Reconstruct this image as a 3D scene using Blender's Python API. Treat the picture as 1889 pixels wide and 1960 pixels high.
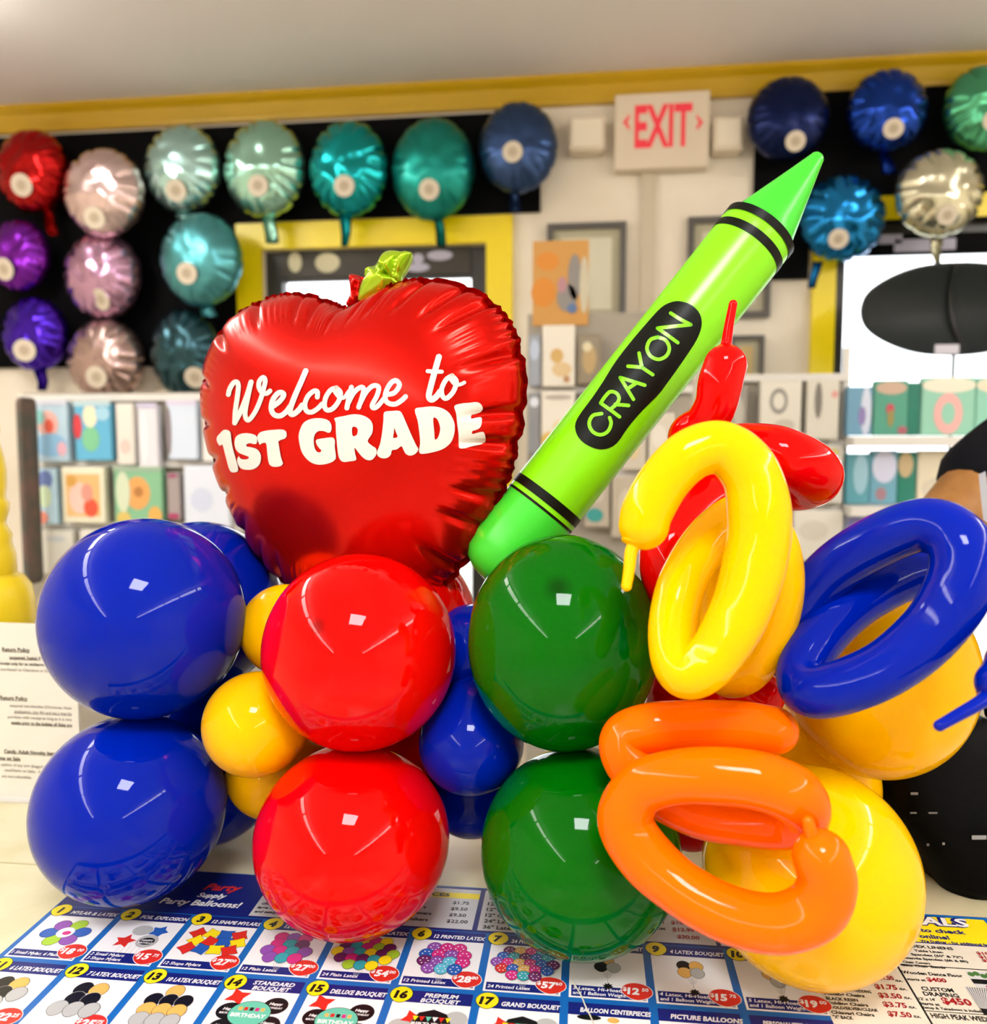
import bpy, bmesh, math, random
import numpy as np
from mathutils import Vector, Matrix, noise
from mathutils.bvhtree import BVHTree
from mathutils.geometry import delaunay_2d_cdt

random.seed(7)
SC = bpy.context.scene
COL = SC.collection
PI = math.pi
for o in list(bpy.data.objects):
    bpy.data.objects.remove(o, do_unlink=True)

# ------------------------------------------------------------------ camera
FPX, CX, CY = 1600.0, 944.5, 980.0
PITCH = math.atan(130 / 1600)
YAW = math.atan(205 / 1600 * math.cos(PITCH))
CAM = Vector((0, 0, 1.47))
FW = Vector((-math.sin(YAW) * math.cos(PITCH), math.cos(YAW) * math.cos(PITCH), -math.sin(PITCH)))
RT = Vector((math.cos(YAW), math.sin(YAW), 0))
UP = RT.cross(FW)
cam_d = bpy.data.cameras.new('camera')
cam = bpy.data.objects.new('camera', cam_d)
COL.objects.link(cam)
cam.location = CAM
cam.rotation_euler = (PI / 2 - PITCH, 0, YAW)
cam_d.sensor_width = 36
cam_d.lens = 36 * FPX / 1960
cam_d.clip_start = 0.02
cam_d.dof.use_dof = True
cam_d.dof.focus_distance = 0.945
cam_d.dof.aperture_fstop = 3.4
SC.camera = cam

# ------------------------------------------------------------------ world, exposure, light strengths
world = bpy.data.worlds.new('sky')
SC.world = world
world.use_nodes = True
bg = world.node_tree.nodes['Background']
bg.inputs[0].default_value = (0.93, 0.97, 1.0, 1)
bg.inputs[1].default_value = 3.0
SC.view_settings.view_transform = 'Standard'
SC.view_settings.look = 'None'
SC.view_settings.gamma = 1.0
SC.view_settings.exposure = 0.34
STRIP_POWER = 18.0
PANEL_POWER = 40.0

# ------------------------------------------------------------------ helpers
def ray(px, py):
    return FW + RT * ((px - CX) / FPX) - UP * ((py - CY) / FPX)

def P(px, py, d):
    return CAM + ray(px, py) * d

def onY(px, py, y):
    r = ray(px, py)
    return CAM + r * ((y - CAM.y) / r.y)

CZ = 0.90
def onC(px, py, z=CZ):
    r = ray(px, py)
    return CAM + r * ((z - CAM.z) / r.z)

def lin(c):
    return tuple((v / 12.92 if v <= .04045 else ((v + .055) / 1.055) ** 2.4) for v in c)

def hexc(h):
    return lin(tuple(int(h[i:i + 2], 16) / 255 for i in (0, 2, 4)))

MATS = {}
def mat(name, color=(.8, .8, .8), rough=.5, metal=0.0, spec=.5, coat=0.0, coat_rough=.03, emit=None, estr=0.0, bump=None, var=None, sheen=0.0, sss=0.0):
    if name in MATS:
        return MATS[name]
    if isinstance(color, str):
        color = hexc(color)
    m = bpy.data.materials.new(name)
    m.use_nodes = True
    nt = m.node_tree
    b = nt.nodes['Principled BSDF']
    b.inputs['Base Color'].default_value = (*color, 1)
    b.inputs['Roughness'].default_value = rough
    b.inputs['Metallic'].default_value = metal
    b.inputs['Specular IOR Level'].default_value = spec
    b.inputs['Coat Weight'].default_value = coat
    b.inputs['Coat Roughness'].default_value = coat_rough
    b.inputs['Sheen Weight'].default_value = sheen
    if sss:
        b.inputs['Subsurface Weight'].default_value = sss
        b.inputs['Subsurface Radius'].default_value = (.02, .02, .02)
    if emit is not None:
        if isinstance(emit, str):
            emit = hexc(emit)
        b.inputs['Emission Color'].default_value = (*emit, 1)
        b.inputs['Emission Strength'].default_value = estr
    if bump or var:
        tc = nt.nodes.new('ShaderNodeTexCoord')
    if bump:
        sc_, st_, det = bump
        n = nt.nodes.new('ShaderNodeTexNoise')
        n.inputs['Scale'].default_value = sc_
        n.inputs['Detail'].default_value = det
        bp = nt.nodes.new('ShaderNodeBump')
        bp.inputs['Strength'].default_value = st_
        bp.inputs['Distance'].default_value = .01
        nt.links.new(tc.outputs['Object'], n.inputs['Vector'])
        nt.links.new(n.outputs['Fac'], bp.inputs['Height'])
        nt.links.new(bp.outputs['Normal'], b.inputs['Normal'])
    if var:
        sc_, col2, lo, hi = var
        if isinstance(col2, str):
            col2 = hexc(col2)
        n = nt.nodes.new('ShaderNodeTexNoise')
        n.inputs['Scale'].default_value = sc_
        n.inputs['Detail'].default_value = 6
        r = nt.nodes.new('ShaderNodeValToRGB')
        r.color_ramp.elements[0].position = lo
        r.color_ramp.elements[0].color = (*color, 1)
        r.color_ramp.elements[1].position = hi
        r.color_ramp.elements[1].color = (*col2, 1)
        nt.links.new(tc.outputs['Object'], n.inputs['Vector'])
        nt.links.new(n.outputs['Fac'], r.inputs['Fac'])
        nt.links.new(r.outputs['Color'], b.inputs['Base Color'])
    MATS[name] = m
    return m

def glass_mat(name, tint=(1, 1, 1)):
    if name in MATS:
        return MATS[name]
    m = bpy.data.materials.new(name)
    m.use_nodes = True
    nt = m.node_tree
    nt.nodes.remove(nt.nodes['Principled BSDF'])
    out = nt.nodes['Material Output']
    t = nt.nodes.new('ShaderNodeBsdfTransparent')
    t.inputs[0].default_value = (*tint, 1)
    g = nt.nodes.new('ShaderNodeBsdfGlossy')
    g.inputs['Roughness'].default_value = .02
    mx = nt.nodes.new('ShaderNodeMixShader')
    f = nt.nodes.new('ShaderNodeFresnel')
    f.inputs[0].default_value = 1.45
    nt.links.new(f.outputs[0], mx.inputs[0])
    nt.links.new(t.outputs[0], mx.inputs[1])
    nt.links.new(g.outputs[0], mx.inputs[2])
    nt.links.new(mx.outputs[0], out.inputs[0])
    MATS[name] = m
    return m

def obj(name, bm, mats, parent=None, smooth=False):
    """link a bmesh as ONE mesh object; geometry is in world coordinates, or local to parent when parent sits at its own place"""
    me = bpy.data.meshes.new(name)
    bm.normal_update()
    bm.to_mesh(me)
    bm.free()
    if not isinstance(mats, (list, tuple)):
        mats = [mats]
    for m in mats:
        me.materials.append(m)
    if smooth:
        me.polygons.foreach_set('use_smooth', [True] * len(me.polygons))
    o = bpy.data.objects.new(name, me)
    COL.objects.link(o)
    if parent is not None:
        o.parent = parent
        o.matrix_parent_inverse = parent.matrix_basis.inverted()
    return o

def rebase(o, at):
    """move a mesh object's origin to a world point, geometry stays"""
    at = Vector(at)
    o.data.transform(Matrix.Translation(-at))
    o.location = at
    return o

def tag(o, label, cat, group=None):
    o['label'] = label
    o['category'] = cat
    if group:
        o['group'] = group
    return o

def thing(name, label, cat, loc=(0, 0, 0), group=None):
    o = bpy.data.objects.new(name, None)
    o.empty_display_size = .02
    COL.objects.link(o)
    o.location = loc
    return tag(o, label, cat, group)

def struct(name, bm, m, smooth=False, label=None):
    o = obj(name, bm, m, None, smooth)
    o['kind'] = 'structure'
    if label:
        o['label'] = label
    return o

def box(bm, lo, hi, mi=0):
    lo, hi = Vector(lo), Vector(hi)
    vs = [bm.verts.new((x, y, z)) for x in (lo.x, hi.x) for y in (lo.y, hi.y) for z in (lo.z, hi.z)]
    for f in ((0, 1, 3, 2), (4, 6, 7, 5), (0, 4, 5, 1), (2, 3, 7, 6), (0, 2, 6, 4), (1, 5, 7, 3)):
        fc = bm.faces.new([vs[i] for i in f])
        fc.material_index = mi
    return vs

def bevel_box(lo, hi, r=.004, seg=2):
    bm = bmesh.new()
    box(bm, lo, hi)
    bmesh.ops.bevel(bm, geom=bm.edges[:], offset=r, segments=seg, affect='EDGES', profile=.5)
    return bm

def boxes(*lh):
    bm = bmesh.new()
    for lo, hi in lh:
        box(bm, lo, hi)
    return bm

def lathe(profile, seg=40, axis_m=None, bm=None, mi=0, caps=True):
    bm = bm or bmesh.new()
    rings = []
    for r, z in profile:
        rings.append([bm.verts.new((r * math.cos(2 * PI * k / seg), r * math.sin(2 * PI * k / seg), z)) for k in range(seg)])
    for a, b in zip(rings[:-1], rings[1:]):
        for k in range(seg):
            f = bm.faces.new((a[k], a[(k + 1) % seg], b[(k + 1) % seg], b[k]))
            f.material_index = mi
    if caps:
        bm.faces.new(rings[0][::-1]).material_index = mi
        bm.faces.new(rings[-1]).material_index = mi
    if axis_m is not None:
        bmesh.ops.transform(bm, matrix=axis_m, verts=[v for rg in rings for v in rg])
    return bm

def catmull(pts, n=12, closed=False):
    pts = [Vector(p) for p in pts]
    N = len(pts)
    out = []
    rng = range(N if closed else N - 1)
    for i in rng:
        p0 = pts[(i - 1) % N] if (closed or i > 0) else pts[0] * 2 - pts[1]
        p1, p2 = pts[i], pts[(i + 1) % N]
        p3 = pts[(i + 2) % N] if (closed or i + 2 < N) else pts[-1] * 2 - pts[-2]
        for k in range(n):
            t = k / n
            out.append(.5 * ((2 * p1) + (p2 - p0) * t + (2 * p0 - 5 * p1 + 4 * p2 - p3) * t * t + (3 * p1 - p0 - 3 * p2 + p3) * t ** 3))
    if not closed:
        out.append(pts[-1])
    return out

def tube(bm, path, rad, seg=28, mi=0, round_ends=True):
    """swept tube with hemispherical ends; rad is a number or one per path point"""
    path = [Vector(p) for p in path]
    n = len(path)
    rr = [rad] * n if isinstance(rad, (int, float)) else list(rad)
    tans = []
    for i in range(n):
        a, b = path[max(i - 1, 0)], path[min(i + 1, n - 1)]
        tans.append((b - a).normalized())
    up = tans[0].orthogonal().normalized()
    rings = []
    def ring(c, u, v, r):
        rings.append([bm.verts.new(c + (u * math.cos(2 * PI * k / seg) + v * math.sin(2 * PI * k / seg)) * r) for k in range(seg)])
    H = 7 if round_ends else 0
    for i in range(n):
        t = tans[i]
        up = (up - t * up.dot(t)).normalized()
        v = t.cross(up)
        if i == 0 and H:
            for k in range(H):
                a = PI / 2 * (1 - (k + .15) / (H + .15))
                ring(path[0] - t * (rr[0] * math.sin(a)), up, v, rr[0] * math.cos(a))
        ring(path[i], up, v, rr[i])
        if i == n - 1 and H:
            for k in range(H - 1, -1, -1):
                a = PI / 2 * (1 - (k + .15) / (H + .15))
                ring(path[-1] + t * (rr[-1] * math.sin(a)), up, v, rr[-1] * math.cos(a))
    for a, b in zip(rings[:-1], rings[1:]):
        for k in range(seg):
            bm.faces.new((a[k], a[(k + 1) % seg], b[(k + 1) % seg], b[k])).material_index = mi
    bm.faces.new(rings[0][::-1]).material_index = mi
    bm.faces.new(rings[-1]).material_index = mi
    return bm

# ---- flat text as mesh (built-in font), cached by string and weight
_TX = {}
def text_geo(s, bold=0.0, shear=0.0, res=2):
    k = (s, bold, shear, res)
    if k not in _TX:
        cu = bpy.data.curves.new('t', 'FONT')
        cu.body = s
        cu.size = 1
        cu.offset = bold
        cu.shear = shear
        cu.resolution_u = res
        ob = bpy.data.objects.new('t', cu)
        me = bpy.data.meshes.new_from_object(ob)
        v = [tuple(x.co) for x in me.vertices]
        f = [tuple(p.vertices) for p in me.polygons]
        bpy.data.objects.remove(ob)
        bpy.data.curves.remove(cu)
        bpy.data.meshes.remove(me)
        xs = [q[0] for q in v] or [0, 1]
        _TX[k] = (v, f, min(xs), max(xs))
    return _TX[k]

def put_text(bm, s, a, ex, ey, width=None, height=None, mi=0, bold=0.012, shear=0.0, align='L', lift=None, ysc=1.0):
    """text baseline from point a along ex; scaled to width (or cap height); ey is the up direction of the print"""
    v, f, x0, x1 = text_geo(s, bold, shear)
    w = max(x1 - x0, 1e-6)
    if width:
        sx = width / w
        sy = sx * ysc if not height else height / .73
    else:
        sx = sy = height / .73
    off = 0
    if align == 'C':
        off = -w * sx / 2
    elif align == 'R':
        off = -w * sx
    a = Vector(a)
    if lift is not None:
        a = a + lift
    vs = [bm.verts.new(a + ex * (off + (q[0] - x0) * sx) + ey * (q[1] * sy)) for q in v]
    for p in f:
        try:
            bm.faces.new([vs[i] for i in p]).material_index = mi
        except ValueError:
            pass
    return bm

def ribbon_poly(pts, w, n=8, cap=6):
    """outline of a brush stroke with round ends (2D)"""
    c = catmull([Vector((p[0], p[1], 0)) for p in pts], n) if len(pts) > 2 else [Vector((p[0], p[1], 0)) for p in pts]
    L, R = [], []
    for i in range(len(c)):
        t = (c[min(i + 1, len(c) - 1)] - c[max(i - 1, 0)]).normalized()
        nn = Vector((-t.y, t.x, 0))
        L.append(c[i] + nn * w / 2)
        R.append(c[i] - nn * w / 2)
    return c, L, R

def proj_stroke(bm, bvh, pts, w, off, mi=0):
    """lay a stroke (photo pixel coordinates of its middle line) onto a surface"""
    c, L, R = ribbon_poly(pts, w)
    def hit(p):
        loc, nor, idx, dist = bvh.ray_cast(CAM, ray(p.x, p.y).normalized())
        if loc is None:
            return None
        if nor.dot(ray(p.x, p.y)) > 0:
            nor = -nor
        return loc + nor * off
    prev = None
    for i in range(len(c)):
        a, m_, b = hit(L[i]), hit(c[i]), hit(R[i])
        if a is None or b is None or m_ is None:
            prev = None
            continue
        cur = [bm.verts.new(a), bm.verts.new(m_), bm.verts.new(b)]
        if prev:
            bm.faces.new((prev[0], prev[1], cur[1], cur[0])).material_index = mi
            bm.faces.new((prev[1], prev[2], cur[2], cur[1])).material_index = mi
        prev = cur
    for e in (0, -1):
        q = c[e]
        h0 = hit(q)
        if h0 is None:
            continue
        vc = bm.verts.new(h0)
        rim = []
        for k in range(16):
            h = hit(q + Vector((math.cos(2 * PI * k / 16), math.sin(2 * PI * k / 16), 0)) * w / 2)
            if h is not None:
                rim.append(bm.verts.new(h))
        for k in range(len(rim)):
            bm.faces.new((vc, rim[k], rim[(k + 1) % len(rim)])).material_index = mi

def inside(p, poly):
    c = False
    n = len(poly)
    for i in range(n):
        a, b = poly[i], poly[i - 1]
        if (a[1] > p[1]) != (b[1] > p[1]) and p[0] < (b[0] - a[0]) * (p[1] - a[1]) / (b[1] - a[1]) + a[0]:
            c = not c
    return c

def cdt_fill(loops, step):
    """triangulate 2D loops (even-odd) with interior grid points"""
    pts, edges = [], []
    for lp in loops:
        s = len(pts)
        pts += [Vector((p[0], p[1])) for p in lp]
        edges += [(s + i, s + (i + 1) % len(lp)) for i in range(len(lp))]
    xs = [p.x for p in pts]
    ys = [p.y for p in pts]
    def ins(p):
        return sum(inside(p, lp) for lp in loops) % 2 == 1
    x = min(xs)
    while x < max(xs):
        y = min(ys)
        while y < max(ys):
            if ins((x, y)):
                pts.append(Vector((x, y)))
            y += step
        x += step
    v, e, f, *_ = delaunay_2d_cdt(pts, edges, [], 0, 1e-4)
    out = []
    for t in f:
        c = sum((v[i] for i in t), Vector((0, 0))) / len(t)
        if ins(c):
            out.append(tuple(t))
    return v, out

def proj_fill(bm, bvh, loops, step, off, mi=0):
    v, f = cdt_fill(loops, step)
    vs = {}
    for i, p in enumerate(v):
        loc, nor, idx, dist = bvh.ray_cast(CAM, ray(p.x, p.y).normalized())
        if loc is not None:
            if nor.dot(ray(p.x, p.y)) > 0:
                nor = -nor
            vs[i] = bm.verts.new(loc + nor * off)
    for t in f:
        if all(i in vs for i in t):
            bm.faces.new([vs[i] for i in t]).material_index = mi

# ------------------------------------------------------------------ room
WY = 3.4          # far wall plane
CEIL = 2.88
XL, XR, YB = -4.3, 4.3, -7.6
m_wall = mat('cream_wall_paint', 'f3ead8', .7, var=(3, 'ede2ce', .4, .6))
m_ceil = mat('ceiling_paint', 'efe8e6', .8, bump=(180, .15, 3))
m_floor = mat('vinyl_floor', 'd4cfc6', .35, var=(2.5, 'c8c2b8', .4, .6))
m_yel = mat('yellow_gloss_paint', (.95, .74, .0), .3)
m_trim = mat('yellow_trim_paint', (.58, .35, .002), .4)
m_black = mat('black_panel_paint', (.0015, .0015, .002), .7, spec=.08)
m_bronze = mat('dark_bronze_metal', (.018, .016, .013), .35)

struct('floor', boxes(((XL, YB, -.1), (XR, WY + .15, 0))), m_floor)
struct('ceiling', boxes(((XL, YB, CEIL), (XR, WY + .15, CEIL + .1))), m_ceil)
struct('wall_left', boxes(((XL - .12, YB, 0), (XL, WY + .15, CEIL))), m_wall)
struct('wall_right', boxes(((XR, YB, 0), (XR + .12, WY + .15, CEIL))), m_wall)
struct('wall_back', boxes(((XL, YB - .12, 0), (XR, YB, CEIL))), m_wall)
# far wall with a door opening and a wide shop window
DX0, DX1, DZ = -1.40, -.46, 2.27
VX0, VX1, VZ0, VZ1 = .88, 3.6, .55, 2.31
struct('wall_front', boxes(((XL, WY, 0), (DX0, WY + .15, CEIL)), ((DX0, WY, DZ), (DX1, WY + .15, CEIL)),
                           ((DX1, WY, 0), (VX0, WY + .15, CEIL)), ((VX0, WY, 0), (VX1, WY + .15, VZ0)),
                           ((VX0, WY, VZ1), (VX1, WY + .15, CEIL)), ((VX1, WY, 0), (XR, WY + .15, CEIL))), m_wall)
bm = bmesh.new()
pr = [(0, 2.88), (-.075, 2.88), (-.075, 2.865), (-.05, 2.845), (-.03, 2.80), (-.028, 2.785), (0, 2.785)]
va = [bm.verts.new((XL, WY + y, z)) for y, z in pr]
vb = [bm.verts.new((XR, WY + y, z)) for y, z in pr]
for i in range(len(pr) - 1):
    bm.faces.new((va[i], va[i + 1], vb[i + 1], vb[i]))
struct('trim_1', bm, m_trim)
struct('baseboard_front', boxes(((XL, WY - .015, 0), (DX0 - .12, WY, .1)), ((DX1 + .12, WY - .015, 0), (XR, WY, .1))), m_yel)

def frame_bm(x0, x1, z0, z1, w, y0, y1, bottom=True):
    l = [((x0 - w, y0, z0), (x0, y1, z1 + w)), ((x1, y0, z0), (x1 + w, y1, z1 + w)), ((x0, y0, z1), (x1, y1, z1 + w))]
    if bottom:
        l.append(((x0 - w, y0, z0 - w), (x1 + w, y1, z0)))
    b = boxes(*l)
    return b

# door: yellow casing, dark metal frame, transom with painted light reflections, clear lower glass
m_glass = glass_mat('clear_glass')
door = obj('door_1', boxes(((DX0, WY + .03, 0), (DX0 + .07, WY + .09, DZ)), ((DX1 - .07, WY + .03, 0), (DX1, WY + .09, DZ)),
                           ((DX0 + .07, WY + .03, 2.16), (DX1 - .07, WY + .09, DZ)), ((DX0 + .07, WY + .03, 0), (DX1 - .07, WY + .09, .25))), m_bronze)
door['kind'] = 'structure'
obj('casing', frame_bm(DX0, DX1, 0, DZ, .105, WY - .03, WY, False), m_yel, door)
obj('header_panel', boxes(((DX0 + .07, WY + .035, 2.145), (DX1 - .07, WY + .05, 2.165))), m_bronze, door)
obj('pane', boxes(((DX0 + .07, WY + .055, .25), (DX1 - .07, WY + .061, 2.16))), m_glass, door)
m_refl = mat('pale_reflection', 'cfc9a8', .6)
m_stk_refl = mat('lilac_sticker_and_reflection', 'b5b2c8', .6)
m_dark = mat('dark_header_panel', (.03, .025, .015), .5)
obj('transom', boxes(((DX0 + .07, WY + .02, 2.16), (DX1 - .07, WY + .03, 2.27))), m_dark, door)
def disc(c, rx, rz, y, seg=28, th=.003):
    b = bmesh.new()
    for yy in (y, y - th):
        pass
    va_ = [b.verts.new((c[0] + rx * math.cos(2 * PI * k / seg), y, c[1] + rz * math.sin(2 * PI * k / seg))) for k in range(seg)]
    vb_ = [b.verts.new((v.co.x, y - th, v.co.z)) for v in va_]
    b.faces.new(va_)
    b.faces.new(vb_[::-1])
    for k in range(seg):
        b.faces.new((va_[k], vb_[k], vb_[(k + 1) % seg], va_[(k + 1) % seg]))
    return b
for (px, py, w, h, m_) in ((565, 502, 13, 19, m_refl), (627, 503, 24, 18, m_refl), (800, 495, 11, 9, m_stk_refl), (842, 489, 24, 9, m_stk_refl), (800, 512, 22, 8, m_stk_refl)):  # pale ovals painted in place of light reflections on the transom
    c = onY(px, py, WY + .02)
    obj('sticker_and_reflection', disc((c.x, c.z), w * .0022, h * .0022, WY + .02), m_, door)

# shop window on the right
win = obj('window_1', frame_bm(VX0 + .045, VX1 - .045, VZ0 + .045, VZ1 - .045, .045, WY + .02, WY + .09), m_bronze)
win['kind'] = 'structure'
obj('casing', frame_bm(VX0, VX1, VZ0, VZ1, .085, WY - .03, WY), m_yel, win)
obj('pane', boxes(((VX0 + .045, WY + .05, VZ0 + .045), (VX1 - .045, WY + .056, VZ1 - .045))), m_glass, win)
obj('header_panel', boxes(((VX0 + .045, WY + .02, 2.185), (VX1 - .045, WY + .03, VZ1 - .045))), m_black, win)
for (px, py, w, h) in ((1704, 458, 20, 8), (1748, 470, 33, 11), (1813, 467, 14, 10)):
    c = onY(px, py, WY + .015)
    obj('sticker_and_reflection', boxes(((c.x - w * .0021, WY + .012, c.z - h * .0021), (c.x + w * .0021, WY + .018, c.z + h * .0021))), m_stk_refl, win)
# pavement outside
struct('ground', boxes(((-14, WY + .15, -.12), (14, 16, -.02))), mat('pale_concrete', 'c9c6bf', .8, var=(1.2, 'bcb8b0', .4, .6)))

# black display boards on the far wall
bl = onY(0, 690, WY - .02)
b1 = boxes(((-3.6, WY - .022, 1.80), (-1.51, WY - .004, 2.77)), ((-1.51, WY - .022, 2.385), (-.245, WY - .004, 2.77)))
tag(obj('display_board', b1, m_black), 'black wall board left of the exit sign and over the yellow door', 'board')
tag(obj('display_board', boxes(((.57, WY - .022, 2.30), (4.2, WY - .004, 2.785)), ((.57, WY - .022, 2.10), (.78, WY - .004, 2.30))), m_black), 'black wall board right of the exit sign, over the shop window', 'board')

# ------------------------------------------------------------------ ceiling lights
m_strip = mat('fluorescent_diffuser', (.9, .9, .9), .4, emit=(1, .96, .90), estr=STRIP_POWER)
m_panel = mat('panel_diffuser', (.9, .9, .9), .4, emit=(.95, .96, 1.0), estr=PANEL_POWER)
m_white = mat('white_enamel', 'e6e4de', .35)
def strip_light(x, y, label):
    t = thing('ceiling_light', label, 'ceiling light', (x, y, CEIL), 'fluorescent strip lights in two rows')
    obj('housing', boxes(((x - .06, y - .6, CEIL - .09), (x + .06, y + .6, CEIL))), m_white, t)
    obj('diffuser', bevel_box((x - .082, y - .59, CEIL - .155), (x + .082, y + .59, CEIL - .088), .02, 3), m_strip, t)
for k in range(7):
    strip_light(-2.15, 1.9 - 1.32 * k, 'white fluorescent strip light in the ceiling row left of the counter')
    strip_light(2.4, 1.9 - 1.32 * k, 'white fluorescent strip light in the ceiling row right of the counter')
t = thing('ceiling_panel_light', 'square white ceiling panel light above the customer side of the counter', 'ceiling light', (.05, -.55, CEIL))
obj('housing', boxes(((-.27, -.87, CEIL - .03), (.37, -.23, CEIL))), m_white, t)
obj('diffuser', boxes(((-.24, -.84, CEIL - .04), (.34, -.26, CEIL - .03))), m_panel, t)

# ------------------------------------------------------------------ counter
m_lam = mat('cream_laminate', 'd6cfac', .22, var=(9, 'c9c199', .42, .66))
m_cab = mat('white_cabinet', 'd8d4c8', .5)
ct = thing('counter', 'cream marbled shop counter under the balloon display and the price mat', 'counter', (0, .8, 0))
CY0, CY1 = .36, 1.37
obj('worktop', bevel_box((-1.9, CY0, CZ - .04), (1.7, CY1, CZ), .006), m_lam, ct)
obj('cabinet', boxes(((-1.86, CY0 + .05, 0), (1.66, CY1 - .06, CZ - .04))), m_cab, ct)
seam_y = onC(20, 1653).y
obj('seam_strip', boxes(((-1.9, seam_y, CZ), (-.5, seam_y + .0025, CZ + .0008))), mat('laminate_seam', 'b9b088', .4), ct)

# ------------------------------------------------------------------ latex balloons
def latex(name, col, spot=None, sub=None):
    m = mat(name, col, .04, spec=.15)
    if spot is not None and not m.get('spot'):
        m['spot'] = 1
        nt = m.node_tree
        b = nt.nodes['Principled BSDF']
        tc = nt.nodes.new('ShaderNodeTexCoord')
        vm = nt.nodes.new('ShaderNodeVectorMath')
        vm.operation = 'DISTANCE'
        vm.inputs[1].default_value = spot
        mr = nt.nodes.new('ShaderNodeMapRange')
        mr.inputs['From Min'].default_value = .004
        mr.inputs['From Max'].default_value = .018
        mx = nt.nodes.new('ShaderNodeMix')
        mx.data_type = 'RGBA'
        mx.inputs[6].default_value = (*[c * .45 for c in col], 1)
        mx.inputs[7].default_value = (*col, 1)
        nt.links.new(tc.outputs['Object'], vm.inputs[0])
        nt.links.new(vm.outputs['Value'], mr.inputs['Value'])
        nt.links.new(mr.outputs['Result'], mx.inputs[0])
        nt.links.new(mx.outputs[2], b.inputs['Base Color'])
    return m

BLUE, RED, GREEN, YELLOW, ORANGE = (.0, .010, .31), (.66, .0006, .0004), (.0003, .105, .001), (.93, .48, .0), (.98, .135, .0)
M_BLUE, M_RED, M_GREEN = latex('blue_latex', BLUE), latex('red_latex', RED), latex('green_latex', GREEN)
M_YEL, M_ORG = latex('yellow_latex', YELLOW), latex('orange_latex', ORANGE)

_uv = []
for i in range(1, 40):
    for k in range(80):
        a, b = PI * i / 40, 2 * PI * k / 80
        _uv.append((math.sin(a) * math.cos(b), math.sin(a) * math.sin(b), math.cos(a)))
_uv = np.array(_uv + [(0, 0, 1), (0, 0, -1)])
_R, _F, _U, _C = np.array(RT), np.array(FW), np.array(UP), np.array(CAM)

def fit_ball(l, t, r, b, d):
    """centre and half axes (horizontal, vertical) of the ellipsoid at depth d that covers that part of the view"""
    cx, cy, hx, hz = (l + r) / 2, (t + b) / 2, (r - l) / 2 / FPX * d, (b - t) / 2 / FPX * d
    for _ in range(8):
        c = np.array(P(cx, cy, d))
        q = c + _uv * np.array((hx, hx, hz)) - _C
        z = q @ _F
        x = CX + FPX * (q @ _R) / z
        y = CY - FPX * (q @ _U) / z
        cx += ((l + r) - (x.min() + x.max())) / 2
        cy += ((t + b) - (y.min() + y.max())) / 2
        hx *= (r - l) / (x.max() - x.min())
        hz *= (b - t) / (y.max() - y.min())
    return P(cx, cy, d), hx, hz

def sphere_bm(c, hx, hz, seg=72, rings=48, neck=None, pull=.0):
    """balloon body; neck is the direction of the knot, pull stretches it that way"""
    bm = bmesh.new()
    bmesh.ops.create_uvsphere(bm, u_segments=seg, v_segments=rings, radius=1)
    for v in bm.verts:
        n = v.co.normalized()
        s = 1.0
        if neck is not None:
            k = max(0, n.dot(neck))
            s = 1 + pull * k ** 4 - .04 * (1 - abs(n.dot(neck))) * 0
        v.co = Vector((n.x * hx * s, n.y * hx * s, n.z * hz * s)) + c
    return bm

def balloon(bbox, d, m, label, group=None, neck=None, pull=0.0, zmin=None):
    c, hx, hz = fit_ball(*bbox, d)
    if zmin is not None and c.z - hz < zmin:
        c.z = zmin + hz
    o = obj('latex_balloon', sphere_bm(c, hx, hz, neck=neck, pull=pull), m, None, True)
    rebase(o, c)
    tag(o, label, 'balloon', group)
    return o, c, hx, hz

DN, UPV = Vector((0, 0, -1)), Vector((0, 0, 1))
FG = 'large round balloons of the display'
balloon((67, 992, 472, 1378), 1.02, M_BLUE, 'large blue balloon at the far left, upper of the front blue pair', FG, DN)
balloon((50, 1366, 436, 1738), 1.02, M_BLUE, 'large blue balloon at the far left, on the counter, lower of the blue pair', FG, UPV, zmin=CZ)
cR, hxR, hzR = fit_ball(498, 1060, 873, 1440, .965)
cG, hxG, hzG = fit_ball(895, 1023, 1262, 1440, .93)
spR = P(664, 1163, .965) - cR
spR = Vector((spR.x, -1, spR.z)); spR.y = -math.sqrt(max(0, hxR ** 2 - spR.x ** 2 - spR.z ** 2))
spG = P(1075, 1099, .93) - cG
spG.y = -math.sqrt(max(0, hxG ** 2 * (1 - (spG.z / hzG) ** 2) - spG.x ** 2))
balloon((498, 1060, 873, 1440), .965, latex('red_latex_crowned', RED, tuple(spR)), 'large red balloon directly under the red apple, upper of the front red pair', FG, DN)
balloon((482, 1422, 860, 1806), .96, M_RED, 'large red balloon resting on the price mat, lower of the front red pair', FG, UPV, zmin=CZ)
balloon((895, 1023, 1262, 1440), .93, latex('green_latex_crowned', GREEN, tuple(spG)), 'large green balloon at the foot of the crayon, upper of the green pair', FG, DN)
balloon((920, 1428, 1306, 1845), .924, M_GREEN, 'large green balloon resting on the price mat, lower of the green pair', FG, UPV, zmin=CZ)
balloon((1490, 1090, 1885, 1494), .985, M_YEL, 'large yellow balloon seen through the blue ring balloon', FG, DN)
balloon((1343, 1462, 1773, 1902), .87, M_YEL, 'large yellow balloon resting on the price mat behind the orange ring balloon', FG, UPV, zmin=CZ)
balloon((1385, 1350, 1690, 1655), 1.11, M_YEL, 'yellow balloon almost hidden in the gap between the two large yellow balloons', 'back row balloons', UPV)
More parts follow.
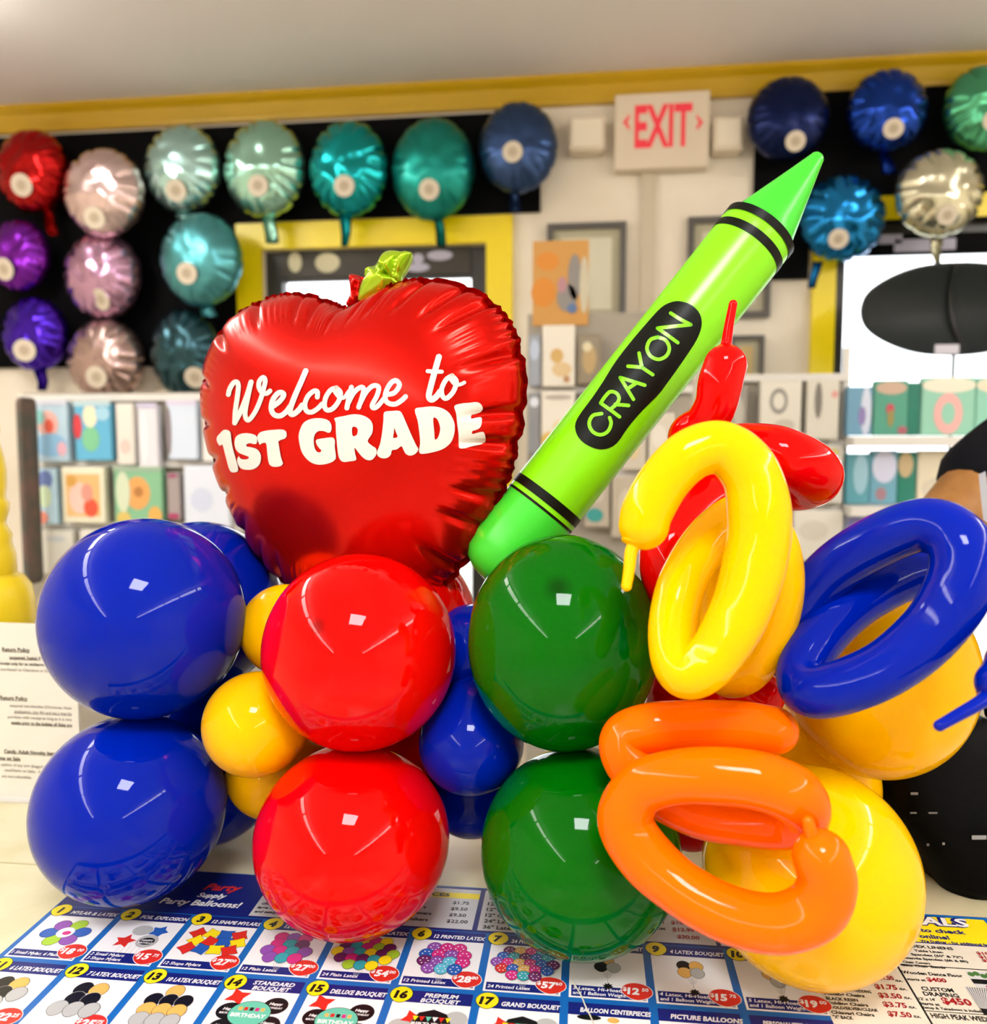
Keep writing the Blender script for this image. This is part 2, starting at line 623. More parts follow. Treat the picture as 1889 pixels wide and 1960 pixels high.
balloon((215, 998, 541, 1324), 1.18, M_BLUE, 'blue balloon in the back row peeking over the upper front blue balloon', 'back row balloons', DN)
balloon((222, 1300, 548, 1626), 1.18, M_BLUE, 'blue balloon in the back row low behind the small yellow balloons', 'back row balloons', UPV, zmin=CZ)
balloon((596, 1035, 912, 1358), 1.13, M_RED, 'red balloon in the back row showing between the apple and the crayon foot', 'back row balloons', DN)
balloon((590, 1345, 892, 1650), 1.13, M_RED, 'red balloon in the back row low behind the front red pair', 'back row balloons', UPV)
SG = 'small balloons between the columns'
balloon((457, 1118, 633, 1294), 1.07, M_YEL, 'small yellow balloon, topmost of the three between the blue and red balloons', SG, Vector((.7, .5, -.5)).normalized(), .1)
balloon((384, 1285, 592, 1490), 1.0, M_YEL, 'small yellow balloon, front middle one of the three between the blue and red balloons', SG, Vector((.8, .5, .33)).normalized(), .1)
balloon((430, 1392, 620, 1572), 1.08, M_YEL, 'small yellow balloon, lowest of the three between the blue and red balloons', SG, Vector((.8, .5, .33)).normalized(), .1)
balloon((800, 1318, 1003, 1526), .99, M_BLUE, 'small blue balloon, front middle one of the three between the red and green balloons', SG, Vector((.1, .45, .9)).normalized(), .28)
balloon((810, 1156, 1000, 1340), 1.07, M_BLUE, 'small blue balloon, topmost of the three between the red and green balloons', SG, Vector((0, .6, -.8)).normalized(), .1)
balloon((815, 1428, 990, 1607), 1.07, M_BLUE, 'small blue balloon, lowest of the three between the red and green balloons', SG, Vector((0, .5, .85)).normalized(), .1)
balloon((1242, 1445, 1402, 1632), 1.02, M_RED, 'small dark red balloon seen through the opening of the orange ring balloon', SG, UPV, .1)
balloon((1235, 1250, 1420, 1420), 1.02, M_RED, 'small red balloon tucked behind the bottom of the yellow ring balloon', SG, UPV, .1)

# ---- long modelling balloons bent into rings
def twist(pts, r, m, label, tip=None, tip_label=None, rscale=None):
    """pts: (px, py, depth[, radius factor])"""
    pp = [P(p[0], p[1], p[2]) for p in pts]
    path = catmull(pp, 14)
    n = len(path)
    fac = [p[3] if len(p) > 3 else 1.0 for p in pts]
    rr = []
    for i in range(n):
        u = i / (n - 1) * (len(pts) - 1)
        k = min(int(u), len(pts) - 2)
        f = u - k
        f = f * f * (3 - 2 * f)
        rr.append(r * (fac[k] * (1 - f) + fac[k + 1] * f))
    # light smoothing of the path
    for _ in range(9):
        path = [path[0]] + [(path[i - 1] + path[i] * 2 + path[i + 1]) / 4 for i in range(1, n - 1)] + [path[-1]]
    o = obj('twisting_balloon', tube(bmesh.new(), path, rr, 40), m, None, True)
    at = sum(path, Vector()) / n
    rebase(o, at)
    tag(o, label, 'balloon')
    if tip:
        tp = catmull([P(*q[:3]) for q in tip], 8)
        k = len(tp)
        tr = [.0062 * (1 - .25 * i / (k - 1)) if i > 2 else .0062 + .006 * (2 - i) / 2 for i in range(k)]
        tr[-1] = tr[-2]
        obj('uninflated_tip', tube(bmesh.new(), tp, tr, 20), m, o, True)
    return o

RT_ = .0262
twist([(1388, 700, .93, .84), (1378, 735, .93, .86), (1370, 775, .935, .82), (1350, 808, .95, .8), (1322, 838, .97, .95), (1345, 868, .995, 1), (1425, 856, .97, 1),
       (1498, 872, .94, 1.12), (1556, 906, .945, 1.15), (1540, 930, .985, 1.0), (1460, 935, 1.0), (1355, 962, .955, 1.15), (1284, 1040, .915, 1.15), (1290, 1140, .91, 1.05),
       (1340, 1230, .93), (1420, 1300, .92), (1462, 1330, .91, .8)],
      .0285, M_RED, 'red long twisting balloon coiled behind the yellow ring, tip pointing up over the crayon',
      [(1389, 668, .93), (1394, 630, .928), (1403, 582, .925)])
twist([(1232, 1005, .755, .98), (1240, 975, .755, 1.0), (1275, 915, .755, 1.0), (1325, 868, .755, 1.02), (1385, 858, .755, 1.05), (1435, 905, .752, 1.12), (1453, 985, .75, 1.22), (1445, 1075, .748, 1.2),
       (1412, 1180, .745, 1.12), (1362, 1262, .745, 1.02), (1318, 1292, .75, .95), (1290, 1262, .765, .92), (1288, 1190, .79, .98), (1308, 1110, .81, 1.0), (1360, 1030, .835, 1.05), (1425, 985, .845, 1.0),
       (1475, 1030, .84, 1.05), (1492, 1110, .835, 1.05), (1478, 1200, .835, 1.0), (1430, 1280, .84, 1.0), (1382, 1290, .86, .9), (1366, 1215, .88, 1.0), (1370, 1110, .885, 1.05)],
      .0232, M_YEL, 'yellow long twisting balloon wound into a tall double ring in front of the green balloon',
      [(1213, 1042, .752), (1207, 1060, .75), (1204, 1090, .748), (1199, 1122, .746)])
twist([(1912, 1308, .70, .75), (1945, 1270, .71, .95), (1975, 1200, .74, 1), (1940, 1120, .79, 1), (1860, 1078, .835, 1), (1770, 1090, .85, 1.0), (1690, 1122, .845, 1), (1620, 1168, .835, .98), (1565, 1228, .82, .95), (1532, 1290, .805, .92), (1562, 1326, .778, .98),
       (1680, 1288, .755, 1.0), (1775, 1215, .745, 1.05), (1833, 1130, .74, 1.12), (1843, 1060, .745, 1.12), (1808, 1015, .76, 1.05), (1745, 1008, .78, 1), (1650, 1052, .81, 1.02), (1575, 1110, .835, 1.0), (1528, 1190, .855, 1), (1510, 1260, .87, .95)],
      .0250, M_BLUE, 'blue long twisting balloon wound into a slanted double ring at the right edge',
      [(1893, 1333, .695), (1870, 1348, .69), (1835, 1368, .688), (1798, 1389, .686)])
twist([(1572, 1642, .70, .98), (1583, 1690, .70, 1.0), (1560, 1742, .703, 1.02), (1490, 1768, .71, 1.0), (1400, 1752, .725, 1.0), (1310, 1705, .745, 1.0), (1235, 1640, .765, 1.08), (1196, 1570, .775, 1.08), (1225, 1510, .77, 1.0),
       (1295, 1487, .755, 1.0), (1375, 1485, .745, 1.05), (1455, 1495, .735, 1.05), (1520, 1522, .73, 1.05), (1538, 1560, .745, .95), (1500, 1582, .765, .85), (1420, 1576, .785, .85), (1330, 1560, .80, .85), (1250, 1515, .815, .9), (1198, 1455, .825, .95), (1195, 1410, .83, .95),
       (1250, 1392, .825, 1), (1330, 1388, .82, 1), (1420, 1390, .815, 1), (1482, 1398, .81, .95)],
      .0242, M_ORG, 'orange long twisting balloon wound into a double ring on the yellow and green balloons',
      [(1560, 1612, .698), (1553, 1598, .697), (1548, 1580, .697), (1546, 1572, .697)])

# ------------------------------------------------------------------ crayon balloon
M_CRAY = mat('lime_vinyl', (.22, .72, .004), .27, spec=.4)
M_CRAYT = mat('green_vinyl', (.05, .62, .03), .27, spec=.4)
M_INK = mat('black_print', (.003, .004, .002), .4, spec=.15)
DCR = 1.045
tip_p, base_p = P(1569, 296, DCR), P(928, 1108, DCR)
ax = (tip_p - base_p)
LEN = ax.length
ax.normalize()
yx = (FW - ax * FW.dot(ax)).normalized()
xx = yx.cross(ax)
CM = Matrix((xx, yx, ax)).transposed().to_4x4()
CM.translation = base_p
def fr(px, py):
    """distance along the crayon from its base for a point of the photo"""
    return (P(px, py, DCR) - base_p).dot(ax)
R0 = .0485
zs = fr(1448, 440)      # shoulder where the cone begins
prof = [(.004, 0), (.022, .003), (.036, .011), (.0445, .024), (R0 - .001, .045), (R0, .07)]
zl = .07
while zl < zs - .03:
    zl += .02
    prof.append((R0 * (1 - .03 * math.sin(zl * 9) ** 2 * 0), zl))
prof += [(R0, zs - .012), (R0 - .001, zs - .004), (R0 - .0045, zs + .004)]
N = 16
for k in range(1, N + 1):
    u = k / N
    prof.append((.0095 + (R0 - .0055 - .0095) * (1 - u) ** 1.02, zs + .005 + (LEN - zs - .013) * u))
prof += [(.0085, LEN - .004), (.006, LEN - .001), (.002, LEN + .0008)]
wrap0, wrap1 = fr(1045, 978) , fr(1452, 432)
bm = bmesh.new()
lathe(prof, 72, CM, bm)
for f in bm.faces:
    z = (f.calc_center_median() - base_p).dot(ax)
    f.material_index = 0 if wrap0 < z < zs - .004 else 1
bm.normal_update()
cr_bvh = BVHTree.FromBMesh(bm)
crayon = obj('crayon_balloon', bm, [M_CRAY, M_CRAYT], None, True)
rebase(crayon, base_p)
tag(crayon, 'tall lime green inflatable crayon leaning right between apple and rings', 'balloon')
def band(z0, z1, nm='stripe'):
    b = lathe([(R0 + .0006, z0), (R0 + .0006, z1)], 72, CM, None, 0, False)
    return obj(nm, b, M_INK, crayon, True)
zA = (fr(1398, 408) + fr(1499, 483)) / 2
band(zA - .0052, zA + .0052)
zB = (fr(1371, 434) + fr(1488, 516)) / 2
band(zB - .0055, zB + .0055)
zC = (fr(999, 926) + fr(1112, 1003)) / 2
band(zC - .0058, zC + .0058)
zD = (fr(989, 942) + fr(1096, 1018)) / 2
band(zD - .0016, zD + .0016)
def r7(p):
    return (870 + p[0] * .449, 260 + p[1] * .449)
def r6(p):
    return (1000 + p[0] * .2806, 600 + p[1] * .2806)
lab = [(920, 712), (960, 706), (1010, 722), (1045, 760), (1052, 810), (1030, 870), (985, 940), (940, 1005), (900, 1060), (865, 1105), (800, 1170), (740, 1240), (690, 1310), (640, 1335), (590, 1330), (540, 1300), (516, 1255), (525, 1205), (590, 1115), (640, 1040), (680, 975), (740, 895), (820, 800), (880, 735)]
lab = [(q.x, q.y) for q in catmull([Vector((*r7(p), 0)) for p in lab], 3, True)]
bm = bmesh.new()
proj_fill(bm, cr_bvh, [lab], 7, .0008)
label_o = obj('name_label', bm, M_INK, crayon, True)
label_o['label'] = 'black oval label with lime lettering'
bm = bmesh.new()
ST = 24 * .2806
for s in ([(540, 685), (480, 700), (456, 755), (480, 808), (530, 828), (580, 805), (603, 752), (594, 712)],):
    proj_stroke(bm, cr_bvh, [r6(p) for p in s], ST, .0012)
for s in ([(535, 614), (600, 660), (660, 705)], [(535, 614), (565, 570), (600, 537), (640, 545), (659, 580), (640, 620), (600, 655)], [(632, 622), (680, 625), (722, 628)],
          [(668, 440), (712, 514), (755, 586)], [(668, 440), (750, 465), (832, 490)], [(715, 516), (745, 497), (774, 476)],
          [(722, 363), (770, 366), (815, 370)], [(797, 274), (805, 320), (815, 370)], [(815, 370), (850, 394), (886, 418)],
          [(925, 164), (873, 184), (850, 240), (873, 292), (925, 314), (977, 292), (1000, 240), (977, 186), (925, 164)]):
    proj_stroke(bm, cr_bvh, [r6(p) for p in s], ST, .0012)
for s in ([(866, 822), (910, 853), (950, 882)], [(866, 822), (940, 813), (1006, 806)], [(922, 758), (965, 785), (1006, 806)]):
    proj_stroke(bm, cr_bvh, [r7(p) for p in s], ST, .0012)
obj('lettering', bm, M_CRAY, label_o, False)

# ------------------------------------------------------------------ apple foil balloon
DA = 1.10
ac = P(676, 822, DA)
aroll, ayaw = math.radians(1.5), math.radians(22)
fx = Vector((RT.x, RT.y, 0)).normalized()
fy = Vector((0, 0, 1))
toward = fx.cross(fy)            # towards the viewer
toward = -Vector((FW.x, FW.y, 0)).normalized()
# face turned to the left, its right edge coming forward
ex = (fx * math.cos(ayaw) + toward * math.sin(ayaw)).normalized()
ez = (toward * math.cos(ayaw) - fx * math.sin(ayaw)).normalized()
ey = ez.cross(ex)
ex2 = ex * math.cos(aroll) + ey * math.sin(aroll)
ey2 = ey * math.cos(aroll) - ex * math.sin(aroll)
S = DA / FPX
half = [(38, 240), (85, 258), (145, 264), (215, 252), (278, 222), (325, 168), (346, 98), (344, 20), (325, -60), (293, -140), (250, -215), (198, -278), (135, -316), (64, -326)]
out_pts = [(0, 226)] + half + [(0, -322)] + [(-p[0], p[1]) for p in half[::-1]]
NA = 420
oc = catmull([Vector((p[0], p[1], 0)) for p in out_pts], 14, True)   # 420 points
HT = 128 * S
rnd = random.Random(3)
ph = [rnd.random() * 6.28 for _ in range(6)]
puck = []
kk = 0
# irregular puckers: position list around the seam
marks = []
a = 0.0
while a < NA:
    marks.append((a, rnd.uniform(.5, 1.2)))
    a += rnd.uniform(9, 22)
def pucker(i):
    v = 0.0
    for m0, am in marks:
        d_ = min(abs(i - m0), NA - abs(i - m0))
        v += am * math.exp(-(d_ / 1.6) ** 2)
    return v
PK = [pucker(i) for i in range(NA)]
FINE = [math.sin(i * 1.9 + ph[0]) * (.5 + .5 * math.sin(i * .13 + ph[1])) for i in range(NA)]
apple_c = Vector((0, -10, 0))
# height of the inflated skin: a membrane stretched over the outline
GS = 4.0
gx = np.arange(-380, 381, GS)
gy = np.arange(-350, 301, GS)
_poly = [(p.x, p.y) for p in oc]
_mask = np.array([[inside((x, y), _poly) for x in gx] for y in gy])
_phi = np.zeros(_mask.shape)
for _ in range(5000):
    _n = np.zeros_like(_phi)
    _n[1:-1, 1:-1] = .25 * (_phi[2:, 1:-1] + _phi[:-2, 1:-1] + _phi[1:-1, 2:] + _phi[1:-1, :-2]) + 1
    _phi = np.where(_mask, _n, 0)
_phi /= _phi.max()
def membrane(q):
    fx_, fy_ = (q.x - gx[0]) / GS, (q.y - gy[0]) / GS
    i_, j_ = int(fx_), int(fy_)
    a_, b_ = fx_ - i_, fy_ - j_
    v = _phi[j_, i_] * (1 - a_) * (1 - b_) + _phi[j_, i_ + 1] * a_ * (1 - b_) + _phi[j_ + 1, i_] * (1 - a_) * b_ + _phi[j_ + 1, i_ + 1] * a_ * b_
    return max(0.0, v) ** .56
TB = .93
def apple_pt(i, t, side):
    o = oc[i]
    q = apple_c + (o - apple_c) * t
    if t <= TB:
        h = membrane(q)
    else:
        h = membrane(apple_c + (o - apple_c) * TB) * ((1 - t) / (1 - TB)) ** .55
    z = HT * h * side
    z -= side * HT * (.34 * PK[i] * max(0, (t - .74) / .26) ** 1.5 * (1 - t ** 14) + .035 * FINE[i] * max(0, (t - .76) / .24) * (1 - t ** 12))
    s_ = 1 + (.012 * FINE[i] - .026 * PK[i]) * max(0, (t - .8) / .2) ** 2
    q = apple_c + (q - apple_c) * s_
    return ac + (ex2 * q.x + ey2 * q.y) * S + ez * z
M_APPLE = mat('red_foil', (.60, .005, .001), .22, metal=.72, spec=.2, coat=.06, coat_rough=.12)
M_LEAF = mat('lime_foil', (.36, .56, .008), .2, metal=.6, coat=.2)
M_LET = mat('white_print', 'd9d3c6', .35)
bm = bmesh.new()
TS = [0.0] + [1 - (1 - k / 34) ** 1.5 for k in range(1, 34)] + [1.0]
seam_ring = [bm.verts.new(apple_pt(i, 1.0, 0)) for i in range(NA)]
for side in (1, -1):
    ctr = bm.verts.new(ac + ey2 * (apple_c.y * S) + ez * HT * membrane(apple_c) * side)
    prev = None
    for t_ in TS[1:]:
        ring = seam_ring if t_ == 1.0 else [bm.verts.new(apple_pt(i, t_, side)) for i in range(NA)]
        for i in range(NA):
            j = (i + 1) % NA
            if prev is None:
                f = (ctr, ring[i], ring[j])
            else:
                f = (prev[i], ring[i], ring[j], prev[j])
            bm.faces.new(f if side > 0 else f[::-1])
        prev = ring
bm.normal_update()
ap_bvh = BVHTree.FromBMesh(bm)
apple = obj('apple_balloon', bm, M_APPLE, None, True)
rebase(apple, ac)
tag(apple, 'shiny red apple shaped foil balloon with white welcome lettering', 'balloon')
bm = bmesh.new()
inn, outr = [], []
for i in range(NA):
    o = oc[i] - apple_c
    L_ = o.length
    w = 1 + (8 + 2.2 * FINE[i] - 4 * min(1, PK[i])) / L_
    inn.append(bm.verts.new(apple_pt(i, 1.0, 0)))
    q = apple_c + o * w
    outr.append(bm.verts.new(ac + (ex2 * q.x + ey2 * q.y) * S + ez * (.0025 * math.sin(i * .9) + .003 * PK[i])))
for i in range(NA):
    j = (i + 1) % NA
    bm.faces.new((inn[i], inn[j], outr[j], outr[i]))
bmesh.ops.solidify(bm, geom=bm.faces[:], thickness=.0006)
obj('seam', bm, M_APPLE, apple, True)
# lettering
bm = bmesh.new()
def q1(p):
    return (400 + p[0] * .1588, 660 + p[1] * .1588)
def q2(p):
    return (660 + p[0] * .1588, 640 + p[1] * .1588)
K = .1588
for s, w in (([(242, 600), (258, 535), (300, 465), (345, 452), (362, 510), (348, 640), (325, 800), (318, 940)], 58), ([(318, 940), (400, 780), (470, 600), (515, 452)], 62),
             ([(515, 452), (475, 640), (445, 800), (452, 885), (490, 905), (560, 815), (625, 670), (668, 520), (685, 430), (658, 396), (615, 440), (608, 510), (645, 575), (700, 588), (742, 558)], 56),
             ([(790, 735), (860, 680), (908, 610), (880, 577), (830, 592), (775, 670), (757, 770), (790, 840), (860, 858), (930, 815), (985, 745)], 62),
             ([(1172, 318), (1120, 440), (1045, 610), (990, 760), (985, 820), (1020, 838), (1085, 790), (1130, 730)], 66),
             ([(1312, 632), (1312, 570), (1270, 560), (1200, 620), (1162, 715), (1180, 795), (1240, 813), (1310, 775), (1370, 715)], 58),
             ([(1540, 520), (1470, 550), (1412, 640), (1398, 740), (1432, 788), (1500, 768), (1568, 680), (1590, 580), (1540, 520)], 58), ([(1520, 570), (1570, 630), (1630, 640), (1690, 560)], 42)):
    proj_stroke(bm, ap_bvh, [q1(p) for p in s], w * K, .0011)
for s, w in (([(85, 640), (60, 740), (30, 888)], 60), ([(35, 850), (110, 710), (190, 642), (232, 660), (212, 760), (172, 880)], 58), ([(180, 850), (260, 700), (345, 622), (412, 640), (392, 740), (335, 850), (350, 888), (400, 865), (485, 765)], 58),
             ([(500, 730), (600, 705), (662, 615), (622, 560), (560, 588), (502, 690), (492, 780), (530, 830), (610, 842), (690, 795), (735, 752)], 60),
             ([(1135, 275), (1100, 400), (1040, 620), (1015, 745), (1050, 788), (1110, 745), (1150, 690)], 72), ([(1000, 446), (1090, 452), (1170, 452)], 48),
             ([(1290, 500), (1220, 550), (1168, 660), (1182, 750), (1230, 770), (1308, 690), (1345, 570), (1290, 500)], 58), ([(1275, 545), (1330, 605), (1390, 605), (1440, 582)], 44)):
    proj_stroke(bm, ap_bvh, [q2(p) for p in s], w * K, .0011)
G1 = [[(105, 1115), (150, 1060), (190, 1025), (240, 1030), (270, 1060), (280, 1150), (300, 1260), (340, 1400), (362, 1500), (340, 1530), (290, 1535), (255, 1500), (220, 1380), (185, 1240), (170, 1200), (140, 1215), (110, 1170)],
      [(585, 1110), (540, 1078), (460, 1065), (390, 1075), (335, 1110), (318, 1180), (330, 1250), (370, 1300), (440, 1330), (485, 1348), (485, 1370), (440, 1382), (390, 1370), (370, 1345), (350, 1380), (360, 1440), (400, 1490), (470, 1505), (550, 1495), (610, 1450), (633, 1390), (630, 1320), (590, 1260), (520, 1235), (465, 1225), (460, 1200), (500, 1185), (550, 1195), (583, 1185)],
      [(590, 1120), (620, 1060), (700, 1035), (800, 1025), (890, 1022), (935, 1045), (943, 1095), (920, 1130), (848, 1160), (852, 1220), (870, 1330), (890, 1400), (898, 1430), (870, 1460), (800, 1470), (745, 1450), (722, 1390), (710, 1290), (695, 1185), (640, 1190), (620, 1203)],
      [(1440, 1060), (1390, 1040), (1330, 1040), (1290, 1070), (1270, 1130), (1275, 1220), (1300, 1280), (1340, 1297), (1362, 1272), (1340, 1250), (1305, 1200), (1302, 1145), (1400, 1125), (1490, 1117), (1523, 1150), (1522, 1230), (1535, 1330), (1528, 1380), (1470, 1420), (1370, 1443), (1280, 1435), (1200, 1390), (1130, 1300), (1100, 1200), (1088, 1100), (1110, 1010), (1150, 940), (1220, 900), (1320, 885), (1420, 900), (1470, 940), (1485, 1000), (1470, 1050)]]
G2 = [[[(-117, 1011), (0, 985), (100, 965), (190, 970), (270, 1000), (325, 1050), (343, 1120), (330, 1200), (280, 1285), (330, 1340), (380, 1375), (385, 1440), (340, 1505), (280, 1515), (220, 1480), (160, 1410), (122, 1366), (130, 1440), (142, 1512), (60, 1530), (-5, 1537), (-50, 1510), (-75, 1440), (-90, 1300), (-100, 1180), (-105, 1060)], [(95, 1122), (140, 1118), (162, 1150), (155, 1200), (135, 1222), (97, 1218)]],
      [[(480, 940), (560, 925), (650, 922), (690, 950), (740, 1060), (800, 1200), (860, 1330), (888, 1385), (850, 1440), (790, 1460), (740, 1440), (710, 1390), (685, 1347), (630, 1385), (572, 1397), (560, 1445), (520, 1485), (460, 1493), (410, 1470), (392, 1420), (430, 1320), (455, 1180), (470, 1040)], [(600, 1128), (620, 1180), (640, 1235), (588, 1247), (594, 1190)]],
      [[(847, 905), (940, 880), (1060, 870), (1170, 890), (1260, 950), (1315, 1050), (1325, 1140), (1310, 1230), (1270, 1310), (1200, 1370), (1100, 1410), (935, 1440), (897, 1405), (910, 1310), (900, 1180), (880, 1040)], [(1067, 1014), (1110, 1017), (1140, 1080), (1150, 1150), (1125, 1240), (1087, 1266), (1080, 1180)]],
      [[(1320, 865), (1400, 835), (1500, 825), (1590, 818), (1640, 845), (1658, 890), (1630, 930), (1570, 955), (1523, 970), (1523, 1022), (1580, 1012), (1640, 1010), (1648, 1060), (1630, 1120), (1580, 1150), (1535, 1165), (1537, 1197), (1600, 1180), (1665, 1172), (1688, 1220), (1690, 1280), (1650, 1325), (1560, 1350), (1395, 1375), (1370, 1320), (1370, 1200), (1355, 1080), (1340, 950)]]]
def smooth_loop(lp):
    return [(q.x, q.y) for q in catmull([Vector((p[0], p[1], 0)) for p in lp], 3, True)]
for lp in G1:
    proj_fill(bm, ap_bvh, [smooth_loop([q1(p) for p in lp])], 4.5, .0013)
for g in G2:
    proj_fill(bm, ap_bvh, [smooth_loop([q2(p) for p in lp]) for lp in g], 4.5, .0013)
obj('lettering', bm, M_LET, apple, False)

# leaf: a small quilted foil leaf stuck in the notch, and the crumpled filling tab
def pillow(outline, c, exv, eyv, ezv, sc, h, rings=14, crease=None, n=5, noise_amp=0.0):
    b = bmesh.new()
    o2 = catmull([Vector((p[0], p[1], 0)) for p in outline], n, True)
    cc = sum(o2, Vector()) / len(o2)
    M_ = len(o2)
    seam_ = [b.verts.new(c + (exv * p.x + eyv * p.y) * sc) for p in o2]
    for side in (1, -1):
        ctr_ = b.verts.new(c + (exv * cc.x + eyv * cc.y) * sc + ezv * h * side)
        prev_ = None
        for k in range(1, rings + 1):
            t = k / rings
            if k == rings:
                ring = seam_
            else:
                ring = []
                for i, p in enumerate(o2):
                    q = cc + (p - cc) * t
                    z = h * max(0, 1 - t ** 2.2) ** .6
                    if crease:
                        z *= crease(q)
                    z *= 1 + noise_amp * noise.noise(q * .09)
                    ring.append(b.verts.new(c + (exv * q.x + eyv * q.y) * sc + ezv * z * side))
            for i in range(M_):
                j = (i + 1) % M_
                f = (ctr_, ring[i], ring[j]) if prev_ is None else (prev_[i], ring[i], ring[j], prev_[j])
                b.faces.new(f if side > 0 else f[::-1])
            prev_ = ring
    return b
def leaf_crease(q):
    # quilting seams across the leaf
    a1 = abs((q.x - 4) * .55 + (q.y + 2) * .85 - 4) / 9
    a2 = abs((q.x) * .8 - (q.y) * .55 + 26) / 8
    a3 = abs((q.x - 24) * .9 + (q.y - 10) * -.2) / 8
    return .35 + .65 * min(1, a1 ** .7, a2 ** .7, a3 ** .7)
leaf_o = [(-47, -54), (-50, -25), (-40, -10), (-38, 14), (-12, 24), (-5, 30), (5, 46), (28, 45), (42, 44), (50, 38), (40, 14), (32, 0), (30, -14), (20, -22), (6, -38), (-20, -50)]
lc = P(738, 530, DA - .015)
lex = (fx * .95 + toward * .3).normalized()
lez = (toward * .95 - fx * .3 + Vector((0, 0, .15))).normalized()
ley = lez.cross(lex).normalized()
lex = ley.cross(lez).normalized()
obj('leaf', pillow(leaf_o, lc, lex, ley, lez, S * 1.05, .027, crease=leaf_crease), M_LEAF, apple, True)
tab_o = [(-22, -28), (-14, -6), (-16, 26), (-8, 30), (6, 26), (16, 20), (14, -10), (22, -34), (4, -40)]
obj('filling_tab', pillow(tab_o, P(684, 555, DA + .005), fx, fy, toward, S, .010, noise_amp=1.2), M_APPLE, apple, True)

# ------------------------------------------------------------------ price mat under the balloons
MA = math.radians(.95)
MX = Vector((math.cos(MA), math.sin(MA), 0))
MY = Vector((-math.sin(MA), math.cos(MA), 0))
MO = Vector((-.6488, .908, 0))
def ml(x, y, lv):
    return MO + MX * x + MY * y + Vector((0, 0, CZ + .0009 + .00022 * lv))
def mq(px, py):
    """photo pixel on the mat -> mat coordinates"""
    v = onC(px, py) - MO
    return v.dot(MX), v.dot(MY)
def rect(bm, x0, y0, x1, y1, lv, mi=0):
    f = bm.faces.new([bm.verts.new(ml(*p, lv)) for p in ((x0, y0), (x1, y0), (x1, y1), (x0, y1))])
    f.material_index = mi
def ell(bm, x, y, rx, ry, lv, mi=0, rot=0, seg=22, point=0.0):
    vs = []
    for k in range(seg):
        a = 2 * PI * k / seg
        dx, dy = rx * math.cos(a), ry * math.sin(a)
        if point and dy < 0:
            dx *= 1 - point * (dy / ry) ** 2
            dy *= 1 + .12 * point
        vs.append(bm.verts.new(ml(x + dx * math.cos(rot) - dy * math.sin(rot), y + dx * math.sin(rot) + dy * math.cos(rot), lv)))
    bm.faces.new(vs).material_index = mi
def star(bm, x, y, r, lv, mi, rot=.3, n=5, inner=.55):
    vs = []
    for k in range(2 * n):
        a = rot + PI * k / n
        q = r if k % 2 == 0 else r * inner
        vs.append(bm.verts.new(ml(x + q * math.cos(a), y + q * math.sin(a), lv)))
    bm.faces.new(vs).material_index = mi
def mtext(bm, s, p0, p1=None, h=None, lv=2, mi=0, bold=.032, shear=0.0, align='L'):
    """printed line; p0,p1 are mat coordinates of the baseline ends"""
    if p1 is not None:
        w = p1[0] - p0[0]
        put_text(bm, s, ml(*p0, lv), MX, MY, width=w, height=h, mi=mi, bold=bold, shear=shear)
    else:
        put_text(bm, s, ml(*p0, lv), MX, MY, height=h, mi=mi, bold=bold, shear=shear, align=align)
def pr_(name, c, rough=.3):
    return mat('print_' + name, c, rough, spec=.35)
p_blue, p_navy, p_white, p_ylw = pr_('blue', (.008, .12, .42)), pr_('navy', (.008, .014, .16)), pr_('white', (.80, .80, .80)), pr_('yellow', (.85, .68, .01))
p_red, p_blk, p_gold, p_sil = pr_('red', (.62, .025, .015)), pr_('black', (.006, .006, .007)), pr_('gold', (.72, .42, .10)), pr_('silver', (.42, .43, .42))
p_pur, p_lime, p_pink, p_teal = pr_('purple', (.25, .07, .38)), pr_('lime', (.34, .55, .03)), pr_('magenta', (.60, .02, .20)), pr_('teal', (.03, .33, .38))
p_mid, p_mint, p_plum, p_dred, p_grey = pr_('mid_blue', (.02, .10, .42)), pr_('mint', (.12, .50, .36)), pr_('plum', (.14, .015, .11)), pr_('dark_red', (.32, .008, .012)), pr_('grey', (.55, .55, .56))
p_sky, p_green = pr_('sky', (.10, .46, .62)), pr_('leaf', (.06, .16, .04))
PICM = [p_white, p_blue, p_red, p_blk, p_gold, p_sil, p_pur, p_lime, p_pink, p_teal, p_mid, p_mint, p_plum, p_ylw, p_sky]
W_, B_, R_, K_, G_, S_, U_, L_, I_, T_, M_, N_, Q_, Y_, C_ = range(15)
mt = thing('price_mat', 'blue balloon price mat with numbered picture cards on the counter', 'price mat', (MO.x + .5, MO.y - .05, CZ))
bm = bmesh.new()
mw0, mw1, mh0, mh1 = -.0135, 1.118, -.235, .106
f = bm.faces.new([bm.verts.new(ml(*p, 0)) for p in ((mw0, mh0), (mw1, mh0), (mw1, mh1), (mw0, mh1))])
r_ = bmesh.ops.extrude_face_region(bm, geom=[f])
for v in r_['geom']:
    if isinstance(v, bmesh.types.BMVert):
        v.co.z = CZ + .0001
bmesh.ops.recalc_face_normals(bm, faces=bm.faces[:])
obj('board', bm, p_blue, mt)
PITCH_X, PITCH_Y = .0896, .1085
rc = random.Random(11)
